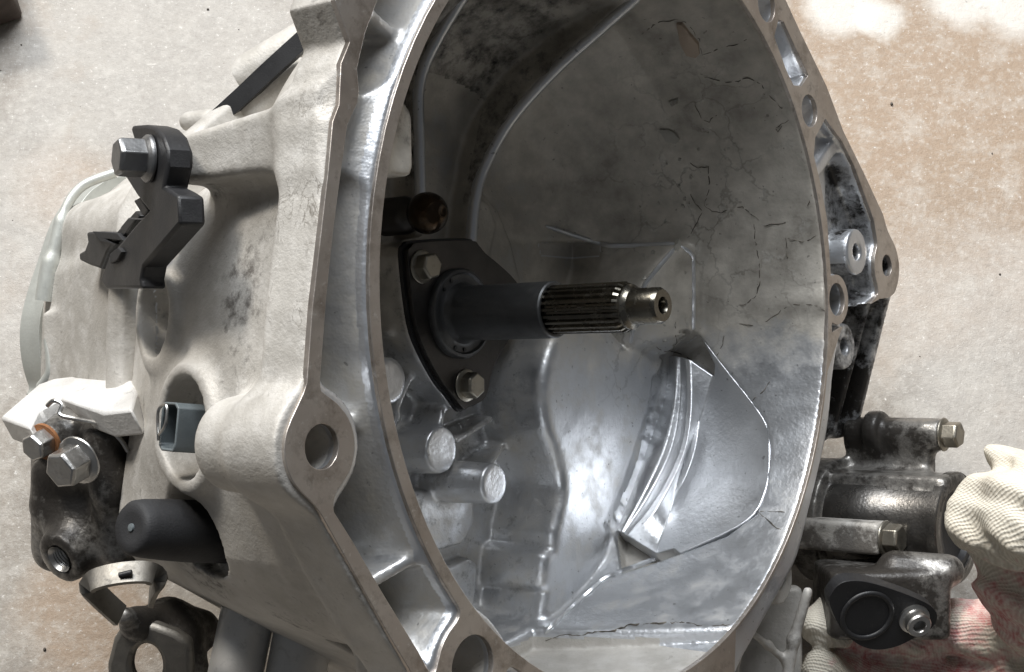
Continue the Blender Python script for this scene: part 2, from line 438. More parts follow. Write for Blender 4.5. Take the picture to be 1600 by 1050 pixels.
M_BOLT_DK = metal_mat('dull_grey_bolt_steel', (.27, .27, .27), .4, .9, .25, .3)
M_PIPE = metal_mat('pale_pipe_metal', (.66, .65, .63), .45, .5, .15, .25)
M_TUBE = metal_mat('oily_dark_tube', (.17, .16, .148), .30, .85, .55, .75, .25, (.012, .011, .010), 110)
M_STEEL_DK = metal_mat('blackened_steel', (.085, .080, .076), .38, .9, .35, .3)
M_SLEEVE = metal_mat('grey_phosphated_steel', (.12, .122, .124), .45, .85, .3, .2, .2)
M_SPLINE = metal_mat('oiled_spline_steel', (.20, .185, .155), .25, 1.0, .3, .3)
M_BOLT = metal_mat('zinc_plated_steel', (.62, .61, .59), .33, 1.0, .25, .3)
M_BOLT_OLD = metal_mat('tarnished_zinc_steel', (.40, .37, .31), .38, .9, .35, .45)
M_RUST = metal_mat('rusty_steel', (.30, .13, .05), .7, .2, .5, .3)
M_BALL = metal_mat('greasy_ball_steel', (.06, .04, .024), .2, .9, .5, .5, .3, (.02, .015, .01))
M_BLACK = plastic('black_plastic', (.011, .011, .012), .5, .18, (.09, .088, .085))
M_RUBBER = plastic('black_rubber', (.014, .014, .015), .66, .25, (.06, .06, .06), .3)
M_CONN = plastic('grey_connector_plastic', (.10, .115, .12), .45, .2)
M_GASKET = plastic('black_gasket', (.014, .014, .015), .5, .1)
M_COVER = metal_mat('pressed_steel_pale_green', (.54, .55, .51), .5, .5, .15, .1)
# ------------------------------------------------------------------ gearbox root
gearbox = bpy.data.objects.new('gearbox', None); COL.objects.link(gearbox); gearbox.empty_display_size = .05
gearbox.matrix_world = GB
tag(gearbox, 'aluminium car gearbox with open bell housing and splined input shaft, tipped up on concrete', 'gearbox')
CY = .003
P2 = lambda px, py, z=0.0: tuple(P(px, py, z)[:2])
# --- outlines of the mating flange in its own plane
O_left = [P2(*p) for p in [(524, 0), (547, 65), (533, 99), (530, 164), (520, 190), (513, 267), (503, 350), (488, 483), (480, 598), (474, 624), (470, 740), (500, 800), (525, 844), (565, 917), (612, 1000), (640, 1046)]]
O_bot = [(-.118, -.150), (-.085, -.168), (-.03, -.176), (.02, -.172), (.05, -.160)]
O_right = [P2(*p) for p in [(1148, 1050), (1150, 985)]] + [(.1514 * math.cos(a), CY + .1514 * math.sin(a)) for a in np.radians([-58, -52, -45, -38, -31, -24, -17, -12])] + [P2(*p) for p in [(1318, 505), (1396, 452), (1399, 425), (1394, 385), (1380, 335), (1350, 270), (1318, 205), (1292, 135), (1250, 48), (1228, 0)]]
O_top = [(.098, .165), (.05, .188), (0, .196), (-.06, .187), (-.12, .160), (-.152, .122)]
O_pts = O_left + O_bot + O_right + O_top
# outer strip's inner edge (pocket boundary) on the near side
I_left = [P2(*p) for p in [(590, 0), (571, 50), (558, 107), (561, 140), (559, 160), (543, 194), (533, 267), (522, 350), (510, 464), (499, 613), (516, 640), (516, 760), (522, 800), (550, 844), (600, 930), (655, 1020), (668, 1046)]]
I_left = I_left + [(-.112, -.143), (-.085, -.158)] + [(-.06, -.162), (0, -.1), (0, .1), (-.06, .182), (-.115, .152), (-.142, .118)]
# far side pockets
PK1 = [P2(*p) for p in [(1217, 30), (1210, 57), (1229, 110), (1240, 133), (1252, 135), (1263, 118), (1244, 76), (1225, 34)]]
PK2 = [P2(*p) for p in [(1290, 185), (1274, 215), (1272, 244), (1283, 290), (1293, 345), (1298, 420), (1300, 520), (1345, 490), (1372, 460), (1374, 400), (1366, 345), (1335, 259), (1316, 221)]]
HOLES = [(P2(503, 698), .0068), (P2(739, 1042), .0105), (P2(1265, 173), .0075), (P2(1198, 8), .0075), (P2(1308, 468), .0078), (P2(1386, 415), .0055)]
BOSS = [(P2(501, 699), .0142), (P2(739, 1042), .0175), (P2(1308, 468), .0118), (P2(1386, 417), .0145)]
def face2d(X, Y):
    """2-D field of the machined mating face: negative inside"""
    r = np.hypot(X, Y - CY)
    o = f_poly(X, Y, O_pts)
    for c, rr in BOSS: o = smin(o, f_circ(X, Y, c, rr), .006)
    pk = np.maximum(f_poly(X, Y, I_left), .1543 - r)
    pk = np.maximum(pk, X + .03)
    for c, rr in BOSS[:2]: pk = smax(pk, -f_circ(X, Y, c, rr), .006)
    p1 = f_poly(X, Y, PK1); p2 = np.maximum(f_poly(X, Y, PK2), .1535 - r)
    for c, rr in BOSS[2:]: p2 = smax(p2, -f_circ(X, Y, c, rr), .002)
    f = o
    for q, k in ((pk, .002), (p1, .003), (p2, .002)): f = smax(f, -q, k)
    return f, pk, p1, p2
def front_only(f, X, Y, grow=0.0):
    f = np.maximum(f, (.1496 + grow) - np.hypot(X, Y - CY))
    for c, rr in HOLES: f = np.maximum(f, -f_circ(X, Y, c, rr + grow))
    return f
# ---------- bell housing body
HV = .00115
G = Grid((-.20, -.19, -.172), (.262, .20, .004), HV)
sl, X, Y, Z = G.full()
X2, Y2 = X[:, :, 0], Y[:, :, 0]
R2 = np.hypot(X2, Y2 - CY)
F, pk, pk1, pk2 = face2d(X2, Y2)
Of = f_poly(X2, Y2, O_pts)
for c, rr in BOSS: Of = smin(Of, f_circ(X2, Y2, c, rr), .006)
e3 = lambda a: a[:, :, None]
zz = G.ax[2]
# flange slab, 20 mm deep (only the rim strip itself), then the case behind it
case_pts = [(-.055, .150), (-.072, .100), (-.115, .074), (-.150, .068)] + [P2(*p) for p in [(529, 180), (513, 267), (495, 400), (480, 598), (472, 690), (480, 760), (535, 860), (590, 955)]] + [(-.138, -.1135), (-.118, -.124), (-.06, -.158), (0, -.165), (.065, -.150), (.118, -.112), (.150, -.055), (.162, .0), (.154, .055), (.122, .112), (.07, .155), (0, .175), (-.05, .170)]
Cf = blur(f_poly(X2, Y2, case_pts), 80)
inset = np.interp(zz, [-.2, -.16, -.10, -.06, -.024, 0], [.080, .055, .026, .0165, .011, .010]).astype(np.float32)
kn = np.hanning(27); kn /= kn.sum(); inset = np.convolve(np.pad(inset, 13, mode='edge'), kn, 'valid').astype(np.float32)
wleft = np.clip((.02 - X2) / .10, 0, 1)
wlow = np.interp(Y2, [-.085, -.04], [.38, 1.0]).astype(np.float32)
d = smax(e3(Cf) + inset[None, None, :] * e3(wleft * wlow), -.158 - Z, .004)
d = smax(d, Z + .0006, .001)
slab = smax(e3(Of) + np.where(e3(X2 > .1), .0, .0) + .0 * Z, np.maximum(Z + .0006, -.022 - Z), .003)
d = smin(d, slab, .012)
G.D[sl] = d
# left edge of the ear is only as deep as the web: already -22 mm
# cavity
wl = np.clip((.022 - Y2) / .03, 0, 1); wl = wl * wl * (3 - 2 * wl)
Rup = np.interp(zz, [-.2, -.123, -.12, -.112, -.10, -.085, -.06, 0, .01], [.07, .086, .092, .106, .1195, .130, .140, .1495, .150])
Rlo = np.interp(zz, [-.2, -.128, -.12, -.085, -.03, 0, .01], [.12, .132, .141, .1455, .148, .1495, .150])
Rc = (1 - e3(wl)) * Rup[None, None, :] + e3(wl) * Rlo[None, None, :]
shell = np.maximum(np.maximum(e3(R2) - Rc - .006, -.130 - Z), Z + .0012).astype(np.float32); G.D[sl] = smin(G.D[sl], shell, .004)
cav = smax((e3(R2) - Rc).astype(np.float32) * .95, -.1215 - Z, .006)
# lower cut-out wall that faces the near side
cut = np.maximum.reduce([np.broadcast_to(e3(np.maximum(.1375 - R2, R2 - .1545)), G.D.shape), np.broadcast_to((X - .034 - (Z + .08) * .33) * .95, G.D.shape), np.broadcast_to(-.086 - Z, G.D.shape), np.broadcast_to(Y + .10, G.D.shape), np.broadcast_to(-.045 - X, G.D.shape)]).astype(np.float32)
cav = smin(cav, cut, .003)
# recess under the upper cone
rec = np.maximum(f_poly(X2, Y2, [(.05, .037), (.085, .036), (.114, .037), (.114, -.03), (.03, -.03), (.04, .0)])[:, :, None], -.1215 - Z)
cav = smin(cav, rec.astype(np.float32), .003)
G.sub(sl, cav, .0015)
# near side pocket behind the strip (between strip and bell wall), and the far ones
pfl = np.interp(G.ax[1], [-.2, -.12, -.05, .05, .2], [-.034, -.034, -.036, -.036, -.036]).astype(np.float32)
pkd = smax(e3(pk) + .34 * (-Z), pfl[None, :, None] - Z, .006); G.sub(sl, pkd, .002)
G.sub(sl, smax(e3(pk1) + .12 * (-Z), -.013 - Z, .005), .002)
G.sub(sl, smax(e3(pk2) + .10 * (-Z), np.interp(X2, [.14, .165, .172, .3], [-.007, -.008, -.013, -.013])[:, :, None].astype(np.float32) - Z, .004), .002)
def seg_rib(p0, p1, wd, z0a, z0b, depth, k=.004):
    """straight upright rib: top edge from z0a to z0b"""
    p0 = np.array(p0[:2]); p1 = np.array(p1[:2]); lo = np.minimum(p0, p1) - wd; hi = np.maximum(p0, p1) + wd
    s, x, y, z = G.box((lo[0], lo[1], depth), (hi[0], hi[1], max(z0a, z0b)))
    e = p1 - p0; L2 = e @ e; x2, y2 = x[:, :, 0], y[:, :, 0]
    t = np.clip(((x2 - p0[0]) * e[0] + (y2 - p0[1]) * e[1]) / L2, 0, 1)
    f = np.hypot(x2 - p0[0] - e[0] * t, y2 - p0[1] - e[1] * t) - wd
    top = z0a + (z0b - z0a) * t; sc = 1 / math.sqrt(1 + (z0b - z0a) ** 2 / L2)
    dd = smax(e3(f) + .05 * (z - e3(top)), np.maximum((z - e3(top)) * sc, depth - z), .0016)
    G.add(s, dd.astype(np.float32), k)
# ribs across the near side pocket
for a, b, za, zb in (((505, 668), (588, 655), -.006, -.010), ((560, 925), (652, 872), -.012, -.004), ((575, 15), (640, 75), -.004, -.008)):
    seg_rib(P2(*a, za), P2(*b, zb), .0020, za, zb, -.030, .003)
seg_rib(P2(1277, 268, -.003), P2(1312, 222, -.003), .0035, -.003, -.004, -.03, .004)
# boss behind the near bolt hole
def zcyl(c, r, z0, z1, k=.004, rnd=.003, draft=0.0, op='add'):
    s, x, y, z = G.box((c[0] - r - .004, c[1] - r - .004, z0), (c[0] + r + .004, c[1] + r + .004, z1), .012)
    f = np.hypot(x - c[0], y - c[1]) - r
    if draft: f = f + draft * (z - z1)
    dd = smax(f, np.maximum(z - z1, z0 - z), rnd)
    (G.add if op == 'add' else G.sub)(s, np.broadcast_to(dd, G.D[s].shape).astype(np.float32), k)
zcyl(BOSS[0][0], .0148, -.043, -.0006, .010, .006)
zcyl(BOSS[1][0], .0172, -.040, -.0006, .006, .005)
# far side bosses
zcyl(P2(1343, 393), .0112, -.03, -.001, .002, .001)
zcyl(P2(1308, 468), .0115, -.03, -.0006, .002, .001)
zcyl(P2(1320, 541, -.012), .0115, -.04, -.012, .003, .001)
# ear underside strut and lower web on the far side
seg_rib(P(1392, 452, -.002), P(1338, 672, -.024), .003, -.002, -.024, -.050, .004)
seg_rib(P(1372, 470, -.006), P(1312, 672, -.026), .002, -.010, -.028, -.050, .004)
s_, x, y, z = G.box((.13, -.08, -.06), (.25, .02, -.02))
wf = f_poly(x[:, :, 0], y[:, :, 0], [(.135, .02), tuple(P(1392, 452, -.01)[:2]), tuple(P(1338, 672, -.03)[:2]), (.16, -.075), (.12, -.07)])
wf = np.maximum(wf, .1535 - np.hypot(x[:, :, 0], y[:, :, 0] - CY))
G.add(s_, smax(e3(wf), np.maximum(z + .034, -.048 - z), .003), .005)
# differential bulge: traced height field
def onR(px, py, R):
    a, b = -.16, .05
    for _ in range(50):
        m = (a + b) / 2; q = P(px, py, m)
        if q[0] ** 2 + (q[1] - CY) ** 2 > R * R: a = m
        else: b = m
    return P(px, py, m)
zp = -.085
tv, te = [], []
def chain(pts, closed=False):
    b = len(tv); tv.extend(pts); te.extend((b + i, b + i + 1) for i in range(len(pts) - 1))
    if closed: te.append((b + len(pts) - 1, b))
pp = lambda l: [tuple(P(*q)) for q in l]
left_edge = pp([(875, 512, zp)] + [(q[0], q[1], zp) for q in catmull([(864, 532), (852, 575), (849, 620), (856, 672), (870, 712), (880, 760), (874, 800), (867, 830)], 4)] + [(866, 856, zp), (853, 868, zp), (850, 895, zp), (849, 917, zp), (855, 926, zp), (850, 955, zp), (846, 985, zp)])
top_edge = pp([(983, 543, -.084), (960, 516, zp)])
pink = pp([(1060, 382, -.064), (1005, 448, -.076)])
zq = -.0885
out_ring = [(.165, .04, -.055), (.170, -.012, -.060), (.172, -.016, zq), (.150, -.09, zq), (.10, -.145, zq), (.03, -.168, zp)]
bnd = top_edge + left_edge + [out_ring[-1]] + out_ring[::-1][1:] + pink
chain(bnd, True)
chain(pp([(1083, 396, -.063), (1083, 520, -.068), (1042, 548, -.0835)]))
chain(pp([(1086, 524, zq), (1046, 553, zq)]))
chain(pp([(1037, 556, -.084), (1020, 610, zp), (985, 715, zp), (946, 822, zp), (944, 893, zp)]))
chain(pp([(1043, 562, zq), (1030, 612, zq), (994, 720, zq), (955, 826, zq), (954, 893, zq)]))
s_, x, y, z = G.box((.02, -.17, -.14), (.175, .05, -.01), .002)
Tn = blur(fillnan(tin(x[:, 0, 0], y[0, :, 0], tv, te)), 2)
gx, gy = np.gradient(Tn, HV); sc = 1 / np.sqrt(1 + np.minimum(gx * gx + gy * gy, 4))
bf = f_poly(x[:, :, 0], y[:, :, 0], bnd)
dd = smax(e3(bf) + .05 * (z - zp), (z - e3(Tn)) * e3(sc), .0060)
dd = np.maximum(dd, -.14 - z)
G.add(s_, dd.astype(np.float32), .0025)
# sculpted pad on the lower far wall: traced offset from the wall radius over (angle, depth)
wv, we = [], []
Rbase = lambda z: np.interp(z, [-.2, -.128, -.12, -.085, -.03, 0, .01], [.12, .132, .141, .1455, .148, .1495, .150])
def onW(px, py, dR):
    a, b = -.16, .05
    for _ in range(50):
        m = (a + b) / 2; q = P(px, py, m)
        if np.hypot(q[0], q[1] - CY) > Rbase(m) + dR: a = m
        else: b = m
    return P(px, py, m)
def wchain(pts, dR, closed=False):
    b = len(wv)
    dR = list(dR) if isinstance(dR, (list, tuple)) else [dR] * len(pts)
    if closed: pts = pts + pts[:1]; dR = dR + dR[:1]
    ds = []
    for i in range(len(pts) - 1):
        m = max(1, int(math.hypot(pts[i + 1][0] - pts[i][0], pts[i + 1][1] - pts[i][1]) / 7))
        ds += [(pts[i][0] + (pts[i + 1][0] - pts[i][0]) * k / m, pts[i][1] + (pts[i + 1][1] - pts[i][1]) * k / m, dR[i] + (dR[i + 1] - dR[i]) * k / m) for k in range(m)]
    if not closed: ds.append((*pts[-1], dR[-1]))
    pts = ds
    for i, p in enumerate(pts):
        dr = p[2]
        q = onW(p[0], p[1], dr); wv.append((math.atan2(q[1] - CY, q[0]), q[2] * 10, dr))
    we.extend((b + i, b + i + 1) for i in range(len(pts) - 1))
    if closed: we.append((b + len(pts) - 1, b))
NB0 = len(wv)
wchain([(1044, 547), (1088, 519), (1130, 572), (1162, 612), (1194, 656), (1203, 700), (1197, 765), (1182, 804), (1135, 838), (1085, 857), (1027, 878), (968, 896), (958, 838), (1000, 712), (1034, 620)], 0.0, True)
NB1 = len(wv)
tg = np.radians(np.arange(-86, 16, .2)).astype(np.float32); zg = np.arange(-.1, .005, .0004).astype(np.float32)
dRt = np.zeros((len(tg), len(zg)), np.float32)
pol = f_poly(np.broadcast_to(tg[:, None], dRt.shape), np.broadcast_to(zg[None, :] * 10, dRt.shape), [v[:2] for v in wv[NB0:NB1]]); dRt = np.where(pol < -.008, .0092, 0).astype(np.float32)
dRt = blur(dRt, 3)
s_, x, y, z = G.box((.01, -.165, -.09), (.17, .02, -.004), .001)
TH = np.arctan2(y - CY, x)[:, :, 0]; RR = np.hypot(x, y - CY)
ti = np.clip((TH - tg[0]) / (tg[1] - tg[0]), 0, len(tg) - 1.001); zi = np.clip((z[0, 0] - zg[0]) / (zg[1] - zg[0]), 0, len(zg) - 1.001)
i0 = ti.astype(int); fi = (ti - i0)[:, :, None]; j0 = zi.astype(int); fj = (zi - j0)[None, None, :]
dl = (dRt[i0][:, :, j0] * (1 - fi) * (1 - fj) + dRt[i0 + 1][:, :, j0] * fi * (1 - fj) + dRt[i0][:, :, j0 + 1] * (1 - fi) * fj + dRt[i0 + 1][:, :, j0 + 1] * fi * fj)
dpad = ((Rbase(z) + dl - RR) * .95).astype(np.float32)
cur = G.D[s_]; ok = (np.abs(dl) > 1e-5) & (np.abs(dpad) < .012) & (RR < .157)
G.D[s_] = np.where(ok, np.where(dl > 0, np.maximum(cur, dpad), np.minimum(cur, dpad)), cur)
def resamp(pts, n):
    p = np.array(pts, float); L = np.r_[0, np.cumsum(np.linalg.norm(np.diff(p[:, :2], axis=0), axis=1))]; t = np.linspace(0, L[-1], n)
    return np.stack([np.interp(t, L, p[:, k]) for k in range(p.shape[1])], 1)
def byfrac(pts, n):
    c = np.array(catmull([np.array(p, float) for p in pts], 8)); t = (c[:, 1] - c[0, 1]) / (c[-1, 1] - c[0, 1]); t = np.maximum.accumulate(t); u = np.linspace(0, 1, n)
    return np.stack([np.interp(u, t, c[:, k]) for k in range(3)], 1)
PAD = [  # (px, py, offset from the wall) lines from the near edge to the far edge of the pad
  [(1040, 556, .0040), (1032, 630, .0040), (1000, 714, .0040), (958, 826, .0040)],
  [(1055, 556, -.0006), (1051, 630, -.0014), (1034, 700, -.0016), (1003, 768, -.0014), (969, 830, -.0006)],
  [(1058, 557, -.0006), (1055, 630, -.0014), (1038, 700, -.0016), (1007, 768, -.0014), (972, 831, -.0006)],
  [(1064, 558, .0002), (1062, 632, .0008), (1049, 702, .0010), (1014, 774, .0008), (975, 833, .0002)],
  [(1071, 560, -.0020), (1073, 634, -.0028), (1062, 706, -.0030), (1023, 782, -.0026), (979, 836, -.0008)],
  [(1078, 562, -.0018), (1081, 636, -.0025), (1069, 710, -.0027), (1030, 788, -.0022), (984, 839, -.0006)],
  [(1114, 587, .0040), (1098, 642, .0056), (1081, 692, .0062), (1064, 738, .0062), (1046, 800, .0050), (1025, 864, .0020)],
  [(1118, 586, .0036), (1102, 642, .0051), (1086, 692, .0057), (1069, 738, .0057), (1051, 800, .0045), (1031, 863, .0017)],
  [(1116, 568, .0008), (1142, 608, .0008), (1178, 658, .0008), (1187, 702, .0008), (1178, 760, .0008), (1146, 806, .0007), (1052, 856, .0005)],
  [(1094, 524, .0003), (1130, 571, .0003), (1194, 655, .0003), (1203, 702, .0003), (1197, 765, .0003), (1165, 815, .0003), (1062, 864, .0003)],
]
NP = 34
pad_rows = [[onW(a, b, c) for a, b, c in byfrac(row, NP)] for row in PAD]
# bumps beside the bulge on the bell floor
def zpoly(pts, z0, z1, k=.002, rnd=.002, draft=.05, op='add'):
    pts = [p[:2] for p in pts]; a = np.array(pts)
    s, x, y, z = G.box((a[:, 0].min(), a[:, 1].min(), z0), (a[:, 0].max(), a[:, 1].max(), z1), .008)
    f = f_poly(x[:, :, 0], y[:, :, 0], pts)
    dd = smax(e3(f) + draft * (z - z1), np.maximum(z - z1, z0 - z), rnd)
    (G.add if op == 'add' else G.sub)(s, dd.astype(np.float32), k)
zz1 = -.114
zpoly([P2(*p, zz1) for p in [(600, 760), (742, 775), (742, 818), (724, 850), (640, 872), (590, 840)]], -.13, zz1)
zpoly([P2(*p, zz1) for p in [(660, 905), (735, 872), (748, 882), (746, 915), (740, 951), (700, 960), (640, 940)]], -.13, zz1)
# hub under the sleeve plate, bosses, small webs
PLATE_Z = -.1005
plate_px = [(650, 379), (728, 376), (742, 384), (752, 396), (774, 414), (800, 440), (812, 470), (806, 505), (790, 530), (771, 560), (760, 590), (757, 608), (748, 626), (728, 634), (718, 639), (700, 615), (685, 597), (664, 560), (647, 520), (638, 470), (631, 400), (636, 386)]
zpoly([P2(px * 1.0 - 4, py, PLATE_Z) for px, py in plate_px], -.13, PLATE_Z - .0022, .003, .001, .03)
for (px, py, z1, r, k) in ((610, 595, -.1065, .0098, .002), (690, 703, -.1005, .0100, .002), (773, 756, -.085, .0086, .002)):
    zcyl(P2(px, py, z1), r, -.125, z1, k, .0008, .03)
BZ = P2(668, 333, -.088)
zcyl(BZ, .010, -.125, -.112, .004, .002, .05)
for a, za, b, zb in (((700, 612), -.108, (690, 668), -.104), ((768, 655), -.112, (716, 688), -.104), ((790, 695), -.112, (766, 728), -.106), ((655, 560), -.110, (622, 640), -.114), ((625, 650), -.114, (600, 700), -.116), ((612, 520), -.11, (640, 515), -.108)):
    seg_rib(P(*a, za), P(*b, zb), .0015, za, zb, -.13, .002)
# tall ribs running up the back of the bell
rib1 = [((.0225, .030), -.1105), ((.0262, .052), -.1105), ((.0315, .068), -.1085), ((.0385, .088), -.099), ((.0455, .108), -.080), ((.052, .124), -.060), ((.057, .142), -.034)]
for (a, za), (b, zb) in zip(rib1, rib1[1:]): seg_rib(a, b, .0030, za, zb, -.128, .0022)
rib2 = [((-.0125, .036), -.108), ((-.0115, .075), -.1095), ((-.0115, .100), -.1085), ((-.0085, .120), -.0985), ((-.005, .143), -.080)]
for (a, za), (b, zb) in zip(rib2, rib2[1:]): seg_rib(a, b, .0030, za, zb, -.128, .0022)
# low step lines on the pale floor
zpoly([P2(*p, -.1195) for p in [(705, 420), (752, 300), (780, 330), (800, 380), (815, 440)]], -.128, -.1197, .001, .001)
zpoly([P2(*p, -.117) for p in [(705, 420), (748, 302), (768, 320), (780, 352), (770, 395), (765, 420)]], -.128, -.1180, .001, .001)
# raised patch high on the far wall
# ---------- outside of the case: arm, sensor ports, scallops
def obox(c, hx, hy, hz, R3=None, k=.006, rnd=.004, op='add'):
    R3 = np.array(R3 if R3 is not None else np.eye(3)); c = np.array(c); e = np.abs(R3) @ np.array([hx, hy, hz])
    s, x, y, z = G.box(c - e, c + e, .012)
    q = [sum((v - c[i]) * R3[i][j] for i, v in enumerate((x, y, z))) for j in range(3)]
    dd = smax(smax(np.abs(q[0]) - hx, np.abs(q[1]) - hy, rnd), np.abs(q[2]) - hz, rnd)
    (G.add if op == 'add' else G.sub)(s, np.broadcast_to(dd, G.D[s].shape).astype(np.float32), k)
def ocyl(a, b, r, k=.004, rnd=.002, op='add', r2=None):
    a = np.array(a, float); b = np.array(b, float); L = np.linalg.norm(b - a); t = (b - a) / L
    s, x, y, z = G.box(np.minimum(a, b) - r, np.maximum(a, b) + r, .012)
    px, py, pz = x - a[0], y - a[1], z - a[2]; h = px * t[0] + py * t[1] + pz * t[2]
    rr = np.sqrt(np.maximum(px * px + py * py + pz * pz - h * h, 0))
    rad = r if r2 is None else r + (r2 - r) * np.clip(h / L, 0, 1)
    dd = smax(rr - rad, np.maximum(-h, h - L), rnd)
    (G.add if op == 'add' else G.sub)(s, dd.astype(np.float32), k)
ARM_X = -.168
az = PXY(272, ARM_X, .045)
a_hi = PX(272, 212, ARM_X); a_lo = PX(275, 288, ARM_X); b_hi = PX(460, 152, ARM_X)
s_, x, y, z = G.box((ARM_X - .004, .02, az), (-.12, .10, -.005))
ytop = a_hi[1] + (b_hi[1] - a_hi[1]) * (z - az) / (b_hi[2] - az)
dd = smax(smax(ARM_X - x, x + .125, .003), smax(y - ytop, a_lo[1] - y, .004), .004)
dd = smax(dd, az - z, .003); dd = np.maximum(dd, z + .008)
G.add(s_, dd.astype(np.float32), .010)
PORT = np.array([-math.cos(math.radians(14)), 0, -math.sin(math.radians(14))])
def surf_pt(px, py):
    """first point of the casting on the ray through a picture position (march through the field)"""
    r = ray(px, py)
    for t in np.linspace(.40, .85, 900):
        q = M3 @ (r * t - c0); i = [int(round((q[k] - G.ax[k][0]) / HV)) for k in range(3)]
        if all(0 <= i[k] < G.D.shape[k] for k in range(3)) and G.D[tuple(i)] < 0: return q
    return None
PORTS = []
for px, py, r in ((250, 493, .0150), (298, 668, .0175), (300, 830, .0185)):
    q = surf_pt(px, py)
    if q is None: q = P(px, py, -.12)
    PORTS.append(q)
    if py < 800: ocyl(q + PORT * .0022, q - PORT * .004, r * 1.22, .008, .002)
for q, (r, dp) in zip(PORTS, ((.0150, .045), (.0175, .030), (.0165, .014))):
    ocyl(q + PORT * .02, q - PORT * dp, r, .0015, .001, 'sub')
# bolt and dowel holes
for c, rr in HOLES: zcyl(c, rr + .0004, -.060 if c != HOLES[-1][0] else -.012, .01, .0008, .0005, op='sub')
zcyl(P2(1343, 393), .0040, -.02, .01, .0008, .0005, op='sub')
zcyl(P2(1320, 541, -.012), .0042, -.03, .0, .0008, .0005, op='sub')
G.D[sl] = smax(G.D[sl], np.broadcast_to(Z + .0012, G.D.shape), .0006)
G_bell = G
me, V, Q = G.mesh('bell_housing')
print('bell', len(V), len(Q), round(time.time() - T0, 1))
rv = np.hypot(V[:, 0], V[:, 1] - CY)
def blob(V, items):
    out = np.zeros(len(V), np.float32)
    for (c, r, a) in items:
        dd = np.linalg.norm((V - np.array(c, np.float32)), axis=1); out = np.maximum(out, a * np.clip(1.25 - dd / r, 0, 1))
    return out
def fattr(me, name, v):
    at = me.attributes.new(name, 'FLOAT', 'POINT'); at.data.foreach_set('value', v.astype(np.float32))
inside = (rv < np.where(V[:, 1] < .03, np.interp(V[:, 2], zz, Rlo), np.interp(V[:, 2], zz, Rup)) + .0035)
film = np.where(inside, np.clip((V[:, 1] + .050) / .06, 0, 1), 0.0)            # dusty upper half of the bell
dirty = .46 * np.clip((.060 - V[:, 0]) / .012, 0, 1) * np.clip((-.0885 - V[:, 2]) / .003, 0, 1) * (V[:, 1] < .02)      # dull dirty floor and side wall beside the bulge
for (bx_, by_, bz_) in ((610, 595, -.1065), (690, 703, -.1005), (773, 756, -.085)):
    q_ = P(bx_, by_, bz_); dirty = np.where((np.hypot(V[:, 0] - q_[0], V[:, 1] - q_[1]) < .0125) & (V[:, 2] > bz_ - .014), dirty * .5, dirty)
film = np.maximum(film, np.where(inside, dirty, 0))
film = np.maximum(film, np.where((V[:, 0] < -.02) & (rv > .1535) & (V[:, 2] < -.004), .60, 0))  # near side pocket: film darkens it, its shadow put into the colour
film = np.maximum(film, np.where(inside & (V[:, 0] < .125) & (V[:, 1] > -.138), .36, 0))
film = film * (1 - .25 * np.clip((-.108 - V[:, 2]) / .012, 0, 1) * (V[:, 1] > .015))
grime = blob(V, [(P(1350, 400, -.018), .030, .95), (P(1330, 350, -.018), .02, .8), (P(1340, 470, -.02), .028, .75), (P(1310, 600, -.03), .04, .85), (P(1330, 660, -.03), .03, .8), (P(1290, 215, -.012), .010, .6), (P(1302, 275, -.012), .012, .75), (P(1250, 90, -.012), .02, .45), (P(1220, 30, -.01), .02, .5),
                 (P(1225, 850, -.02), .012, .6), (P(1180, 850, -.02), .014, .45), (P(1080, 110, -.03), .006, .8)])
grime = np.maximum(grime, .58 * ((V[:, 0] > .174) & (V[:, 1] < .062) & (V[:, 2] < -.0035)))
grime = np.maximum(grime, np.where(inside, .37 * np.clip(dirty / .4, 0, 1), 0)); grime = np.maximum(grime, np.where(inside, .52 * np.clip((.075 - V[:, 0]) / .04, 0, 1) * np.clip((V[:, 1] - .03) / .03, 0, 1) * (V[:, 2] > -.114), 0))  # upper near wall: clutch grime, with its deep shade also put into the colour
fattr(me, 'film', film); fattr(me, 'grime', np.where(inside | (V[:, 0] > .05), grime, blob(V, [(P(400, 480, -.05), .026, .55), (P(385, 420, -.05), .024, .52), (P(400, 560, -.05), .022, .52), (P(470, 30, -.01), .02, .45), (P(350, 280, -.07), .02, .5), (P(290, 900, -.1), .03, .55), (P(450, 1000, -.06), .03, .45), (P(520, 960, -.01), .02, .45), (P(250, 620, -.13), .02, .5), (PORTS[0] - PORT * .025, .026, 1.0), (PORTS[1] - PORT * .018, .024, .85), (P(420, 200, -.04), .02, .42)])))
fattr(me, 'crack', np.where(inside, blob(V, [(P(1060, 330, -.06), .055, 1.2), (P(1110, 180, -.05), .055, 1.1), (P(1010, 520, -.075), .04, 1.0), (P(1200, 400, -.03), .045, .9), (P(1060, 560, -.075), .03, .8), (P(1180, 280, -.03), .05, .9)]), 0))
fattr(me, 'vein', blob(V, [(P(470, 330, -.01), .05, 1.0), (P(480, 420, -.01), .04, 1.0), (P(480, 220, -.01), .03, .8), (P(400, 540, -.05), .03, .6)]))
bell = link('bell_housing', me, [M_IN, M_OUT], gearbox)
cen = V[Q].mean(1); rc = np.hypot(cen[:, 0], cen[:, 1] - CY)
fo = f_poly(cen[:, 0], cen[:, 1], O_pts)
in_pk = (np.maximum(f_poly(cen[:, 0], cen[:, 1], I_left), .1535 - rc) + .34 * -cen[:, 2] < .0035) & (cen[:, 2] > -.050) & (cen[:, 0] < 0)
Rmax = np.where(cen[:, 1] < .03, np.interp(cen[:, 2], zz, Rlo), np.interp(cen[:, 2], zz, Rup))
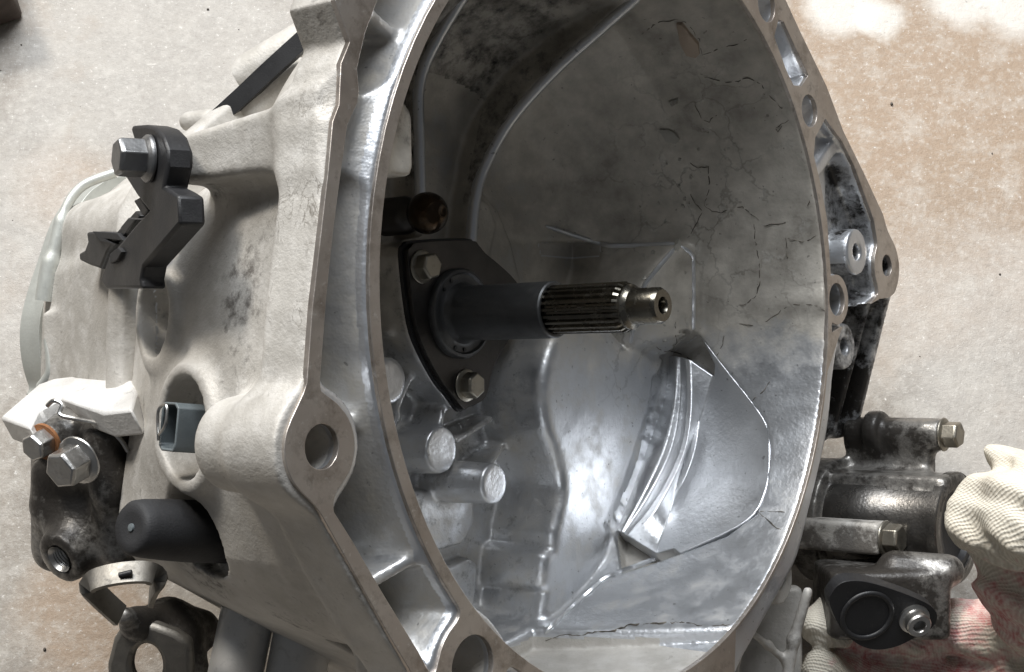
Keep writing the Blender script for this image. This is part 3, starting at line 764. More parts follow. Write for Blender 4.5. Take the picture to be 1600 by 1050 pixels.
ext = (rc > Rmax + .0035) & ~in_pk & ~((cen[:, 0] > .05) & (cen[:, 2] > -.052)) | (cen[:, 2] < -.132)
me.polygons.foreach_set('material_index', ext.astype(np.int32)); me.update()
# ---------- machined mating face: crisp plate on the casting
def contour_loops(f, xs, ys):
    """marching squares; returns closed loops of points"""
    segs = {}
    neg = f < 0
    def pt(i, j, a):
        if a == 0: t = f[i, j] / (f[i, j] - f[i + 1, j]); return (xs[i] + (xs[i + 1] - xs[i]) * t, ys[j])
        t = f[i, j] / (f[i, j] - f[i, j + 1]); return (xs[i], ys[j] + (ys[j + 1] - ys[j]) * t)
    c = neg[:-1, :-1] * 1 + neg[1:, :-1] * 2 + neg[1:, 1:] * 4 + neg[:-1, 1:] * 8
    tab = {1: [('L', 'B')], 2: [('B', 'R')], 3: [('L', 'R')], 4: [('R', 'T')], 5: [('L', 'T'), ('R', 'B')], 6: [('B', 'T')], 7: [('L', 'T')], 8: [('T', 'L')], 9: [('T', 'B')], 10: [('T', 'R'), ('B', 'L')], 11: [('T', 'R')], 12: [('R', 'L')], 13: [('R', 'B')], 14: [('B', 'L')]}
    nxt = {}
    for i, j in np.argwhere((c > 0) & (c < 15)):
        key = {'L': (i, j, 1), 'R': (i + 1, j, 1), 'B': (i, j, 0), 'T': (i, j + 1, 0)}
        for a, b in tab[int(c[i, j])]: nxt[key[a]] = key[b]
    loops = []
    while nxt:
        k0 = next(iter(nxt)); k = k0; lp = []
        while k in nxt:
            lp.append(pt(*k)); k = nxt.pop(k)
        if len(lp) > 8: loops.append(lp)
    return loops
def simplify(lp, tol):
    pts = np.array(lp); keep = np.zeros(len(pts), bool); keep[0] = True
    far = int(np.argmax(np.linalg.norm(pts - pts[0], axis=1))); keep[far] = True
    st = [(0, far), (far, len(pts))]
    pe = np.vstack([pts, pts[:1]])
    while st:
        a, b = st.pop()
        if b - a < 2: continue
        e = pe[b] - pe[a]; L = np.hypot(*e) + 1e-12; q = pe[a + 1:b] - pe[a]
        dd = np.abs(q[:, 0] * e[1] - q[:, 1] * e[0]) / L; m = int(np.argmax(dd))
        if dd[m] > tol:
            keep[a + 1 + m] = True; st += [(a, a + 1 + m), (a + 1 + m, b)]
    return [tuple(p) for p in pts[keep]]
hx = .0005
xs = np.arange(-.2, .24, hx); ys = np.arange(-.19, .205, hx)
XX, YY = xs[:, None].astype(np.float32), ys[None, :].astype(np.float32)
Ff, _, _, _ = face2d(XX, YY); Ff = front_only(Ff, XX, YY)
loops = [simplify(l, .00012) for l in contour_loops(Ff, xs, ys)]
def area(l): return .5 * sum(l[i - 1][0] * l[i][1] - l[i][0] * l[i - 1][1] for i in range(len(l)))
loops.sort(key=lambda l: -abs(area(l)))
def inside_l(p, lp):
    c = False; j = len(lp) - 1
    for i in range(len(lp)):
        if (lp[i][1] > p[1]) != (lp[j][1] > p[1]) and p[0] < (lp[j][0] - lp[i][0]) * (p[1] - lp[i][1]) / (lp[j][1] - lp[i][1]) + lp[i][0]: c = not c
        j = i
    return c
outers = [l for l in loops if sum(inside_l(l[0], m) for m in loops if m is not l) % 2 == 0]
for l in outers:
    hs = [m for m in loops if m is not l and inside_l(m[0], l)]
    if abs(area(l)) < 2e-5: continue
    fo_ = prism('mating_face', l, -.0022, .0, M_MACH, gearbox, hs, bev=.0004)
    fo_['label'] = 'flat machined mating face round the bell opening'
print('face', len(loops), round(time.time() - T0, 1))
# ------------------------------------------------------------------ clutch side parts
AX = Vector((0, 0, 1))
def hexbolt(name, org, axis, af, head, flange_r, flange_t, mat, parent, dish=.0, rot=0.0, fl_mat=None, label=None):
    """hex head with chamfered top on a washer flange; org = underside of the flange"""
    R3 = frame_from(axis); org = Vector(org); bm = bmesh.new(); seg = 24
    if flange_r:
        rings = []
        for r, z in ((flange_r, 0), (flange_r, flange_t * .5), (af * .56, flange_t), (af * .5, flange_t)):
            rings.append([bm.verts.new(org + R3 @ Vector((r * math.cos(2 * math.pi * k / seg), r * math.sin(2 * math.pi * k / seg), z))) for k in range(seg)])
        bm.faces.new(rings[0][::-1])
        for a, b in zip(rings, rings[1:]):
            for k in range(seg): bm.faces.new((a[k], a[(k + 1) % seg], b[(k + 1) % seg], b[k]))
        bm.faces.new(rings[-1])
    R = af / math.sqrt(3); hr = []
    for r, z, sg in ((R, flange_t * .6, 6), (R, flange_t + head * .86, 6), (R * .88, flange_t + head, 6)):
        hr.append([bm.verts.new(org + R3 @ Vector((r * math.cos(rot + 2 * math.pi * k / 6), r * math.sin(rot + 2 * math.pi * k / 6), z))) for k in range(6)])
    for a, b in zip(hr, hr[1:]):
        for k in range(6): bm.faces.new((a[k], a[(k + 1) % 6], b[(k + 1) % 6], b[k]))
    if dish:
        c1 = [bm.verts.new(org + R3 @ Vector((R * .62 * math.cos(rot + 2 * math.pi * k / 6), R * .62 * math.sin(rot + 2 * math.pi * k / 6), flange_t + head))) for k in range(6)]
        c2 = [bm.verts.new(org + R3 @ Vector((R * .5 * math.cos(rot + 2 * math.pi * k / 6), R * .5 * math.sin(rot + 2 * math.pi * k / 6), flange_t + head - dish))) for k in range(6)]
        for a, b in ((hr[-1], c1), (c1, c2)):
            for k in range(6): bm.faces.new((a[k], a[(k + 1) % 6], b[(k + 1) % 6], b[k]))
        bm.faces.new(c2)
    else: bm.faces.new(hr[-1])
    bmesh.ops.recalc_face_normals(bm, faces=bm.faces)
    o = from_bm(name, bm, mat, parent, True, 28); bevel(o, .0004, 2, 25)
    if label: o['label'] = label
    return o
def smooth_poly(pts, sub=4):
    n = len(pts); ext = pts[-1:] + pts + pts[:2]; ext = [np.array(p) for p in ext]; out = []
    for i in range(1, n + 1):
        p0, p1, p2, p3 = ext[i - 1], ext[i], ext[i + 1], ext[i + 2] if i + 2 < len(ext) else ext[3]
        for k in range(sub):
            t = k / sub; out.append(tuple(.5 * (2 * p1 + (-p0 + p2) * t + (2 * p0 - 5 * p1 + 4 * p2 - p3) * t * t + (-p0 + 3 * p1 - 3 * p2 + p3) * t ** 3)))
    return out
plate2 = [P2(px, py, PLATE_Z) for px, py in plate_px]
gk = [(x * 1.0 + dx, y * 1.0) for (x, y), dx in zip([P2(px, py, PLATE_Z) for px, py in plate_px], [0] * 99)]
cxp = np.mean(np.array(plate2), 0)
gasket = prism('gasket', [tuple(cxp + (np.array(p) - cxp) * 1.03) for p in smooth_poly(plate2, 3)], PLATE_Z - .0024, PLATE_Z - .0004, M_GASKET, gearbox, bev=0)
guide = prism('release_bearing_sleeve', smooth_poly(plate2, 3), PLATE_Z - .0004, PLATE_Z + .0024, M_STEEL_DK, gearbox, [circ(0, 0, .012, 48)], bev=.0006)
tz = PXY(869, 0, 0)
zb = PLATE_Z + .0024
RT = .0117
sl_prof = [(.0195, 0), (.0195, .0022), (.0187, .0034), (.0176, .0036), (.0168, .0026), (.0145, .0024), (.0132, .0030), (RT + .0005, .0048), (RT, .0064), (RT, tz - zb - .0006), (RT - .0006, tz - zb), (RT - .0016, tz - zb), (RT - .0018, tz - zb - .004), (RT - .0018, .002)]
tube = lathe('guide_tube', sl_prof, (0, 0, zb - .0002), AX, M_SLEEVE, guide, 72)
for a in (118, 140, 250, 272):
    a = math.radians(a); c = (.0156 * math.cos(a), .0156 * math.sin(a), zb + .0028)
    lathe('oil_hole', [(0, .0), (.00085, .0), (.00085, -.0016)], c, AX, M_GASKET, tube, 12)
for px, py, m, rt in ((669, 416, M_BOLT_OLD, .2), (738, 602, M_BOLT_OLD, .5)):
    q = P(px, py, PLATE_Z + .006)
    hexbolt('bolt', (q[0], q[1], PLATE_Z + .0024), AX, .0100, .0055, .0072, .0012, m, guide, 0, rt)
# input shaft with splines
ts = PXY(985, 0, 0); tt = PXY(1036, 0, 0)
NS = 22; prof = []; seg = NS * 6; Rs, Rr = .0101, .0088
bm = bmesh.new(); rings = []
def rr_at(k, z):
    u = (k % 6) / 6.0
    top = u < .42
    return Rs if top else Rr
stations = [(tz - .02, None), (ts - .0022, None), (ts - .0002, .0091)]
for z, rfix in stations:
    rings.append([bm.verts.new((( (rr_at(k, z) if rfix is None else min(rfix, rr_at(k, z))) * math.cos(2 * math.pi * (k + (.18 if k % 6 in (2,) else 0)) / seg)), ((rr_at(k, z) if rfix is None else min(rfix, rr_at(k, z))) * math.sin(2 * math.pi * (k + (.18 if k % 6 in (2,) else 0)) / seg)), z)) for k in range(seg)])
for a, b in zip(rings, rings[1:]):
    for k in range(seg): bm.faces.new((a[k], a[(k + 1) % seg], b[(k + 1) % seg], b[k]))
bmesh.ops.recalc_face_normals(bm, faces=bm.faces)
shaft = from_bm('input_shaft', bm, M_SPLINE, gearbox, True, 25)
lathe('spline_end_ring', [(.0060, ts - .001), (.0090, ts - .0003), (.0090, ts + .0008), (.0078, ts + .0018), (.0072, ts + .0030)], (0, 0, 0), AX, M_SPLINE, shaft, 48)
lathe('pilot_tip', [(.0074, ts + .0005), (.0074, ts + .004), (.0072, ts + .005), (.0072, tt - .0016), (.0062, tt), (.0034, tt), (.0028, tt - .0012), (.0024, tt - .006), (0, tt - .0085)], (0, 0, 0), AX, M_SPLINE, shaft, 48)
lathe('bearing_face', [(.0, tz - .019), (.0105, tz - .019)], (0, 0, 0), AX, M_STEEL_DK, shaft, 32)
# clutch fork ball stud
bz = -.088
stud = lathe('pivot_ball_stud', [(.0, -.034), (.0080, -.034), (.0080, -.012), (.0070, -.009), (.0052, -.0060)], (BZ[0], BZ[1], bz), AX, M_STEEL_DK, gearbox, 48, 40)
lathe('ball', [(.0087 * math.cos(a), .0087 * math.sin(a)) for a in np.radians(np.linspace(-56, 76, 24))] + [(.0018, .0082), (0.0, .0076)], (BZ[0], BZ[1], bz), AX, M_BALL, stud, 48, 60)
# ---- sculpted pad on the lower far wall: crisp facets set into the recess of the casting
bm = bmesh.new(); grid = [[bm.verts.new(p) for p in row] for row in pad_rows]
for r1, r2 in zip(grid, grid[1:]):
    for k in range(NP - 1): bm.faces.new((r1[k], r1[k + 1], r2[k + 1], r2[k]))
for f_ in bm.faces:
    f_.normal_update()
    if f_.normal.dot(Vector((-.777, 0, .63))) < 0: f_.normal_flip()
ex = bmesh.ops.extrude_face_region(bm, geom=list(bm.faces))
for v in ex['geom']:
    if isinstance(v, bmesh.types.BMVert):
        rr_ = math.hypot(v.co.x, v.co.y - CY); v.co.x *= (rr_ + .008) / rr_; v.co.y = CY + (v.co.y - CY) * (rr_ + .008) / rr_
bmesh.ops.recalc_face_normals(bm, faces=bm.faces)
padm = from_bm('sculpted_pad', bm, M_IN, bell, True, 22); bevel(padm, .0009, 3, 20)
# ------------------------------------------------------------------ gear case side (left in the picture)
CAMX, CAMY, CAMZ = [Vector(M3[:, i]) for i in range(3)]      # camera axes in the gearbox frame
def pl(px, py, Qp, Nv):
    """point where the sight line through a picture position meets a plane"""
    r = M3 @ ray(px, py); o = M3 @ (-c0); Nv = np.array(Nv, float)
    t = ((np.array(Qp) - o) @ Nv) / (r @ Nv); return o + r * t
def planar(px_pts, Qp, Nv, up=None):
    R3 = frame_from(Nv, up or tuple(CAMY)); Qv = Vector(Qp)
    return R3, Qv, [tuple((R3.transposed() @ (Vector(pl(a, b, Qp, Nv)) - Qv))[:2]) for a, b in px_pts]
pxm = lambda npx, d: npx * d / FPX
def caps_chain(pts, k=.006):
    for (a, b) in zip(pts, pts[1:]):
        ra, rb = pxm(a[3], a[2]), pxm(b[3], b[2]); A = PD(*a[:3]); B = PD(*b[:3])
        s, x, y, z = G.box(np.minimum(A, B) - max(ra, rb), np.maximum(A, B) + max(ra, rb), .012)
        e = B - A; L2 = e @ e
        t = np.clip(((x - A[0]) * e[0] + (y - A[1]) * e[1] + (z - A[2]) * e[2]) / L2, 0, 1)
        dd = np.sqrt((x - A[0] - e[0] * t) ** 2 + (y - A[1] - e[1] * t) ** 2 + (z - A[2] - e[2] * t) ** 2) - (ra + (rb - ra) * t)
        G.add(s, dd.astype(np.float32), k)
def finish(name, mat, parent, grimes=(), veins=()):
    me_, V_, Q_ = G.mesh(name); fattr(me_, 'grime', blob(V_, grimes)); fattr(me_, 'vein', blob(V_, veins))
    return link(name, me_, mat, parent)
G = Grid((-.17, -.135, -.275), (.14, .115, -.150), .0016)
gc_pts = [(-.128, -.04), (-.1265, .0), (-.124, .025), (-.112, .055), (-.07, .088), (0, .105), (.07, .10), (.12, .06), (.128, 0), (.12, -.06), (.06, -.11), (-.04, -.122), (-.10, -.098), (-.122, -.07)]
s_, x, y, z = G.full(); gf = f_poly(x[:, :, 0], y[:, :, 0], gc_pts)
dd = smax(e3(gf) + .20 * np.maximum(-.16 - z, 0) + np.where(z < -.205, (-.205 - z) * .12, 0), np.maximum(-.262 - z, z + .156), .010)
G.D[s_] = dd
G.add(s_, smax(e3(gf) - .0035, np.maximum(z + .158, -.169 - z), .003), .003)       # joint flange
b0 = P(205, 338, -.166); b1 = P(112, 350, -.246)
ocyl(b0 + np.array([.010, -.004, 0]), b1 + np.array([.008, -.004, 0]), .0145, .006, .006)
b0 = P(205, 470, -.17); b1 = P(92, 478, -.245)
obox((b0 + b1) / 2 + np.array([.004, -.022, 0]), .0055, .020, .036, k=.002, rnd=.002)
gear_case = finish('gear_case', M_OUT, gearbox, [(P(150, 600, -.19), .02, .45), (P(110, 470, -.23), .012, .4)], [(P(150, 520, -.19), .03, .6)])
# pressed end cover with rolled lip
ec = [P2(*p, -.262) for p in [(188, 276), (140, 292), (114, 318), (94, 352), (76, 405), (58, 460), (48, 510), (50, 560), (62, 604), (80, 640)]] + [(-.02, -.085), (.05, -.07), (.09, -.01), (.08, .05), (.02, .08)]
end_cover = prism('end_cover', smooth_poly(ec, 4), -.2705, -.2555, M_COVER, gearbox, bev=.0045)
lip = catmull([PD(180, 270, .655), PD(130, 290, .652), PD(103, 325, .648), PD(90, 375, .646), PD(78, 420, .645), PD(70, 470, .645)], 6)
sweep('rolled_lip', lip, [.0022] * 14 + [.0034] * 8 + [.0044] * (len(lip) - 22), M_COVER, end_cover, 12)
lip2 = catmull([PD(78, 530, .640), PD(82, 560, .638), PD(80, 585, .638), PD(66, 606, .642)], 5)
sweep('rolled_lip', lip2, .0030, M_COVER, end_cover, 10)
# ---- selector housing
G = Grid((-.185, -.125, -.262), (-.085, -.022, -.150), .0012)
caps_chain([(95, 672, .590, 26), (185, 668, .575, 34)], .008)
caps_chain([(84, 740, .590, 34), (180, 735, .576, 34)], .006)
caps_chain([(84, 790, .593, 36), (165, 800, .588, 44)], .008)
caps_chain([(125, 850, .590, 44), (185, 850, .588, 38)], .012)
caps_chain([(160, 690, .572, 30), (172, 770, .572, 24), (185, 860, .580, 26)], .006)
obox(PD(132, 770, .618), .019, .032, .020, M3, .010, .012)
caps_chain([(120, 640, .595, 18), (190, 650, .578, 24), (208, 720, .578, 14)], .006)
TB = np.array(C2L((-.50, -.40, .77))); tb = PD(92, 874, .577)
ocyl(tb - TB * .022, tb, pxm(43, .58), .006, .002); ocyl(tb - TB * .014, tb + TB * .01, pxm(22, .58), .001, .0005, 'sub')
ocyl(PD(72, 693, .575) - TB * .02, PD(72, 693, .575), pxm(30, .58), .004, .002)
selector = finish('selector_housing', M_OUT_OILY, gearbox, [(PD(110, 800, .58), .02, .55), (PD(60, 760, .58), .015, .5), (PD(195, 720, .58), .02, .7)])
lathe('threaded_bore', [(pxm(20, .58), -.0135)] + [(pxm(20 - (1.6 if k % 2 else 0), .58), -.0128 + k * .0006) for k in range(20)] + [(pxm(22.5, .58), .0002)], tb, TB, M_BOLT, selector, 36)
# flat top flange of the selector, its sunlit white partly in the colour
TF = [(0, 652, .592), (60, 600, .628), (88, 590, .625), (200, 577, .585), (213, 612, .562), (205, 640, .561), (160, 645, .568), (95, 622, .590), (60, 640, .590), (46, 668, .586)]
bm = bmesh.new(); Qt = PD(205, 600, .566); nu = np.cross(PD(0, 650, .598) - Qt, PD(86, 590, .622) - Qt); nu /= np.linalg.norm(nu)
if nu @ np.array(C2L((0, 0, 1))) < 0: nu = -nu
tops = [pl(a, b, Qt, nu) for a, b, _ in TF]
vt = [bm.verts.new(t) for t in tops]; vb = [bm.verts.new(Vector(t) - Vector(nu) * .011) for t in tops]
bm.faces.new(vt); bm.faces.new(vb[::-1])
for i in range(len(vt)): bm.faces.new((vt[i], vb[i], vb[(i + 1) % len(vt)], vt[(i + 1) % len(vt)]))
bmesh.ops.recalc_face_normals(bm, faces=bm.faces)
sweep('wire_edge', catmull([PD(74, 634, .572), PD(84, 626, .570), PD(97, 632, .569), PD(94, 648, .568), (PD(120, 655, .566)), PD(160, 664, .560), PD(186, 684, .558), PD(200, 705, .560)], 5), .0009, M_BOLT, selector, 8)
bevel(from_bm('top_flange', bm, M_FLANGE, selector, True, 30), .0012, 2)
BAX = C2L((-.42, -.32, .85))
hexbolt('bolt', PD(70, 690, .571), BAX, pxm(40, .57), .0075, 0, .0, M_BOLT, selector, 0, .3, label='small hex bolt on a rusty washer')
lathe('rusty_washer', [(0, .0), (pxm(30, .57), 0), (pxm(30, .57), .0014), (pxm(12, .57), .0014)], PD(72, 689, .5725), BAX, M_RUST, selector, 32)
hexbolt('bolt', PD(125, 718, .560), BAX, pxm(54, .56), .0095, pxm(40, .56), .0022, M_BOLT, selector, 0, .1, label='large bright hex flange bolt')
# ---- arm bracket: black plastic cable clip with its bolt
AN = np.array([-math.cos(math.radians(20)), 0, -math.sin(math.radians(20))])
Qc = P(262, 250, az + .001) + np.array([-.004, 0, -.010])
z2 = lambda l: [(120 + a / 3.75, 180 + b / 3.75) for a, b in l]
R3c, Qv, out1 = planar(z2([(320, 60), (400, 55), (455, 72), (500, 120), (528, 200), (530, 300), (505, 420), (545, 440), (590, 470), (600, 640), (420, 850), (385, 890), (372, 960), (380, 1015), (170, 1015), (135, 970), (190, 820), (262, 740), (345, 640), (420, 560), (350, 470), (275, 350), (290, 300), (335, 150), (320, 100)]), Qc, AN)
clip = prism('cable_clip', out1, -.0085, .0, M_BLACK, gearbox, R3=R3c, org=Qv, bev=.0012)
clip['label'] = 'black plastic cable clip bolted to the case arm'
_, _, o2 = planar(z2([(70, 685), (150, 680), (240, 690), (268, 728), (215, 765), (190, 800), (150, 900), (90, 880), (30, 850), (25, 810), (60, 790), (78, 740)]), Qc + AN * -.010, AN)
Qv2 = Vector(Qc + AN * -.010)
jaw = prism('clip_jaw', o2, -.012, .001, M_BLACK, clip, R3=R3c, org=Qv2, bev=.001)
for pts, off in ((([(330, 500), (365, 480), (420, 560), (385, 590)]), -.004), (([(250, 660), (300, 600), (345, 610), (285, 690)]), -.005), (([(230, 690), (345, 560), (370, 590), (260, 720)]), -.009)):
    _, _, o3 = planar(z2(pts), Qc + AN * off, AN)
    prism('clip_strut', o3, -.006, .0, M_BLACK, clip, R3=R3c, org=Vector(Qc + AN * off), bev=.0006)
_, _, o4 = planar(z2([(90, 680), (235, 690), (270, 735), (225, 730), (165, 725), (215, 755), (130, 735)]), Qc + AN * -.0075, AN)
prism('clip_tab', o4, -.003, .0, M_RUBBER, clip, R3=R3c, org=Vector(Qc + AN * -.0075), bev=.0003)
_, _, o5 = planar(z2([(190, 815), (240, 775), (262, 800), (235, 850), (195, 870)]), Qc + AN * .0015, AN)
prism('clip_tab', o5, -.003, .0, M_RUBBER, clip, R3=R3c, org=Vector(Qc + AN * .0015), bev=.0003)
bq = Vector(pl(236, 248, Qc, AN))
hexbolt('bolt', bq + Vector(AN) * .0002, AN, pxm(52, .5), .0085, pxm(36, .5), .0028, M_BOLT_DK, clip, 0, .15)
# ---- grey electrical connector in the lower port
CN = np.array(C2L((-.74, .10, .66))); cq = np.array(PORTS[1]) + np.array([0, 0, 0])
cR = frame_from(CN, tuple(CAMY)); cc = Vector(pl(284, 668, cq + PORT * .004, CN))
hw, hh = pxm(25, .52), pxm(36, .52)
sq = [(-hw, -hh * .8), (-hw * .6, -hh), (hw * .8, -hh), (hw, -hh * .7), (hw, hh * .8), (hw * .6, hh), (-hw * .7, hh), (-hw, hh * .7)]
conn = prism('connector', sq, -.018, .005, M_CONN, gearbox, [[(x * .84, y * .88) for x, y in sq]], cR, cc, .0004)
prism('connector_floor', [(x * .84, y * .88) for x, y in sq], -.016, -.004, M_GASKET, conn, R3=cR, org=cc, bev=0)
loopw = [cc + cR @ Vector(v) for v in ((-hw * .7, -hh * .6, .006), (-hw * .75, hh * .5, .007), (-hw * .3, hh * .85, .007), (hw * .25, hh * .8, .007), (hw * .3, hh * .1, .007), (-hw * .5, -hh * .35, .0065))]
sweep('wire_clip', [tuple(p) for p in catmull(loopw, 6)], .00055, M_BOLT, conn, 8)
# ---- rubber boot
RA = np.array(C2L((-.62, .15, .77))); rq = np.array(PORTS[2]) - np.array(C2L((-.62, .15, .77))) * .004; rf = pxm(45, .5)
boot = lathe('rubber_boot', [(rf * 1.08, -.012), (rf * 1.10, .004), (rf * 1.06, .016), (rf, .0250), (rf * .94, .0285), (rf * .80, .0302), (rf * .5, .0298), (rf * .12, .0294), (0, .0292)], rq, RA, M_RUBBER, gearbox, 56, 60)
lathe('moulding_nub', [(.0015, -.0005), (.0013, .0008), (0, .0011)], Vector(rq) + Vector(RA) * .0292, RA, M_CONN, boot, 14)
# ---- bent sheet clip below the boot
def sheet(name, pxs, d, nv, mat, parent, holes=(), t=.0012, bev=.0004):
    Qp = PD(pxs[0][0], pxs[0][1], d); Nv = np.array(C2L(nv)); R3_, Qv_, o_ = planar(pxs, Qp, Nv)
    hs_ = [planar(h, Qp, Nv)[2] for h in holes]
    return prism(name, o_, -t, 0, mat, parent, hs_, R3_, Qv_, bev)
M_SHEET = metal_mat('dirty_sheet_steel', (.24, .225, .20), .5, .8, .35, .5)
st = catmull([PD(188, 962, .541), PD(168, 944, .536), PD(146, 922, .530), PD(142, 910, .527), PD(160, 902, .526), (PD(190, 896, .526)), PD(222, 894, .527), PD(240, 898, .529), PD(244, 910, .532), PD(236, 934, .540)], 5)
strap = sweep('sheet_steel_clip', st, 0, M_SHEET, gearbox, flat=(.0042, .0009), up=tuple(Vector(CAMZ) * .75 + Vector(CAMY) * .6), auto=50)
bevel(strap, .0004, 2)
sweep('slot', [tuple(PD(186, 899, .5235)), tuple(PD(206, 894, .5235))], .0010, M_GASKET, strap, 10)
# ---- lower lug with an eye, ledge and two bright pipes under the case
lug = sheet('lower_lug', [(176, 1000), (186, 984), (206, 974), (240, 978), (272, 990), (296, 1006), (302, 1085), (168, 1090), (166, 1040)], .566, (-.15, -.30, .94), M_SHEET, gearbox, [[(228 + 24 * math.cos(a), 1042 + 34 * math.sin(a)) for a in np.linspace(0, 2 * math.pi, 28, endpoint=False)]], .006, .002)
G = Grid((-.165, -.175, -.235), (-.06, -.095, -.055), .0015)
caps_chain([(196, 962, .556, 14), (215, 975, .566, 22), (262, 972, .580, 34), (310, 985, .590, 34)], .006)
caps_chain([(290, 1000, .575, 26), (300, 1080, .580, 34)], .008)
ledge = finish('lower_ledge', M_OUT_OILY, gearbox, [(PD(300, 985, .56), .03, .55)])
for px0, py0, px1, py1, rr_ in ((388, 985, 356, 1110, 42), (478, 1000, 450, 1120, 46)):
    a = Vector(PD(px0, py0 - 30, .572)); b = Vector(PD(px1, py1, .565)); L = (b - a).length
    lathe('pipe', [(0, 0), (pxm(rr_, .58), 0), (pxm(rr_, .58), L)], a, b - a, M_PIPE, gearbox, 40)
# ---- parts behind the upper arm: pump body, black strap, small cap
a = Vector(PD(372, 128, .640)); b = Vector(PD(470, 70, .640))
lathe('breather_body', [(0, 0), (pxm(26, .63), .0), (pxm(34, .63), .006), (pxm(34, .63), (b - a).length + .01)], a, b - a, M_OUT, gearbox, 40, 50)
bsp = [PD(325, 200, .618), PD(380, 150, .616), PD(420, 112, .614), PD(475, 62, .612)]
sweep('black_strap', catmull(bsp, 4), 0, M_BLACK, gearbox, flat=(pxm(14, .61), .0025), up=tuple(CAMZ))
G = Grid((-.12, .05, -.21), (-.03, .125, -.085), .0016)
caps_chain([(330, 205, .625, 20), (400, 170, .625, 26), (470, 120, .625, 30)], .006)
caps_chain([(296, 190, .640, 16), (330, 188, .635, 18)], .006)
shelf = finish('upper_case_ledge', M_OUT, gearbox, [(PD(320, 170, .62), .01, .6)])
# ------------------------------------------------------------------ far side: output seal housing
G = Grid((.085, -.200, -.085), (.275, -.030, .052), .0014)
BX, BY = .215, P(1500, 825, .035)[1]
ze = PXY(1497, BX, BY); RBIG = pxm(86, .675)
ocyl((BX, BY, ze - .085), (BX, BY, ze), RBIG, .004, .002)
ocyl((BX, BY, ze - .004), (BX, BY, ze), RBIG + .0012, .001, .001)
zc = PXY(1318, BX, BY)
ocyl((BX, BY, zc - .016), (BX, BY, zc), RBIG + .0065, .004, .002)
ocyl((BX, BY, ze - .012), (BX, BY, ze + .02), RBIG - .0042, .001, .0008, 'sub')
# axial ledge on the cylinder
obox((BX - .004, BY + RBIG - .004, ze - .030), .012, .0045, .030, k=.003, rnd=.003)
T1X = .228; T1Y = P(1430, 678, PXY(1430, T1X, -.062))[1]; t1e = PXY(1474, T1X, T1Y); t1s = PXY(1330, T1X, T1Y)
ocyl((T1X, T1Y, t1s), (T1X, T1Y, t1e), pxm(27, .68), .005, .0015)
tcm = PXY(1372, T1X, T1Y)
ocyl((T1X - .002, T1Y + .001, tcm - .004), (T1X - .002, T1Y + .001, tcm + .004), pxm(36, .68), .003, .002)
obox((T1X, (T1Y + BY + RBIG) / 2, t1s + .022), .006, abs(T1Y - BY - RBIG) / 2 + .004, .022, k=.006)
# body under the cylinder, stay ribs and eye at the lower edge of the bell
obox(PD(1375, 935, .700), pxm(92, .7), pxm(52, .7), .022, M3, .004, .004)
caps_chain([(1400, 890, .692, 30), (1480, 892, .688, 26)], .004)
cylg = [(PD(1330, 880, .67), .04, .75), ((T1X, T1Y, tcm), .016, .85), (PD(1250, 800, .66), .02, .6), (PD(1300, 850, .66), .022, .8), (PD(1420, 800, .66), .02, .65), (PD(1300, 700, .69), .025, .9), (PD(1350, 720, .68), .02, .75), (PD(1260, 860, .66), .02, .7)]
seal_housing = finish('output_seal_housing', M_OUT_OILY, gearbox, cylg)
seal_housing['label'] = 'oil blackened tubular output housing beside the bell'
lathe('output_tube', [(RBIG - .004, -.060), (RBIG + .0010, -.060), (RBIG + .0010, -.030), (RBIG + .0004, -.029), (RBIG + .0004, -.005), (RBIG + .0020, -.0045), (RBIG + .0020, -.0004), (RBIG + .0014, .0002), (RBIG - .0040, .0002), (RBIG - .0046, -.006)], (BX, BY, ze), AX, M_TUBE, seal_housing, 72, 35)
lathe('oil_seal', [(RBIG - .0045, -.001), (RBIG - .0052, .0004), (RBIG - .0075, .0002), (RBIG - .009, -.0025), (RBIG - .011, -.003), (.004, -.006), (0, -.006)], (BX, BY, ze - .0008), AX, M_GASKET, seal_housing, 56, 40)
hexbolt('bolt', (T1X, T1Y, t1e), AX, pxm(40, .67), .0072, pxm(29, .67), .0016, M_BOLT_OLD, seal_housing, 0, .2)
# arm, eye and stay ribs on the lower edge of the bell (own casting, paler than the tube)
G = Grid((.06, -.195, -.075), (.235, -.055, .030), .0013)
A2X = .182; A2Y = P(1330, 838, PXY(1330, A2X, -.108))[1]; a2e = PXY(1380, A2X, A2Y); a2s = PXY(1185, A2X, A2Y)
obox((A2X + .004, A2Y, (a2e + a2s) / 2), .010, pxm(26, .67), (a2e - a2s) / 2, k=.003, rnd=.002)
ec_ = P2(1220, 906, -.006)
zcyl(ec_, .0112, -.034, -.006, .003, .0008); zcyl(ec_, .0045, -.03, .004, .0006, .0004, op='sub')
caps_chain([(1262, 925, .668, 8), (1240, 1000, .672, 9), (1225, 1090, .675, 9)], .003)
caps_chain([(1160, 978, .655, 5), (1200, 1008, .668, 6), (1228, 1034, .675, 6)], .003)
caps_chain([(1156, 985, .650, 6), (1150, 1030, .652, 6), (1148, 1090, .654, 6)], .003)
obox(PD(1200, 1010, .700), pxm(52, .7), pxm(95, .7), .005, M3, .004, .003)
eye_lug = finish('edge_lug', M_OUT, gearbox, [(PD(1270, 850, .67), .022, .62), ((A2X, A2Y - .006, a2e - .012), .022, .95), ((A2X, A2Y - .004, a2e - .035), .020, .80), (PD(1210, 880, .66), .014, .55), (PD(1240, 1000, .68), .025, .55)])
hexbolt('bolt', (A2X + .002, A2Y, a2e), AX, pxm(44, .66), .0070, pxm(30, .66), .0016, M_BOLT_OLD, eye_lug, 0, .35)
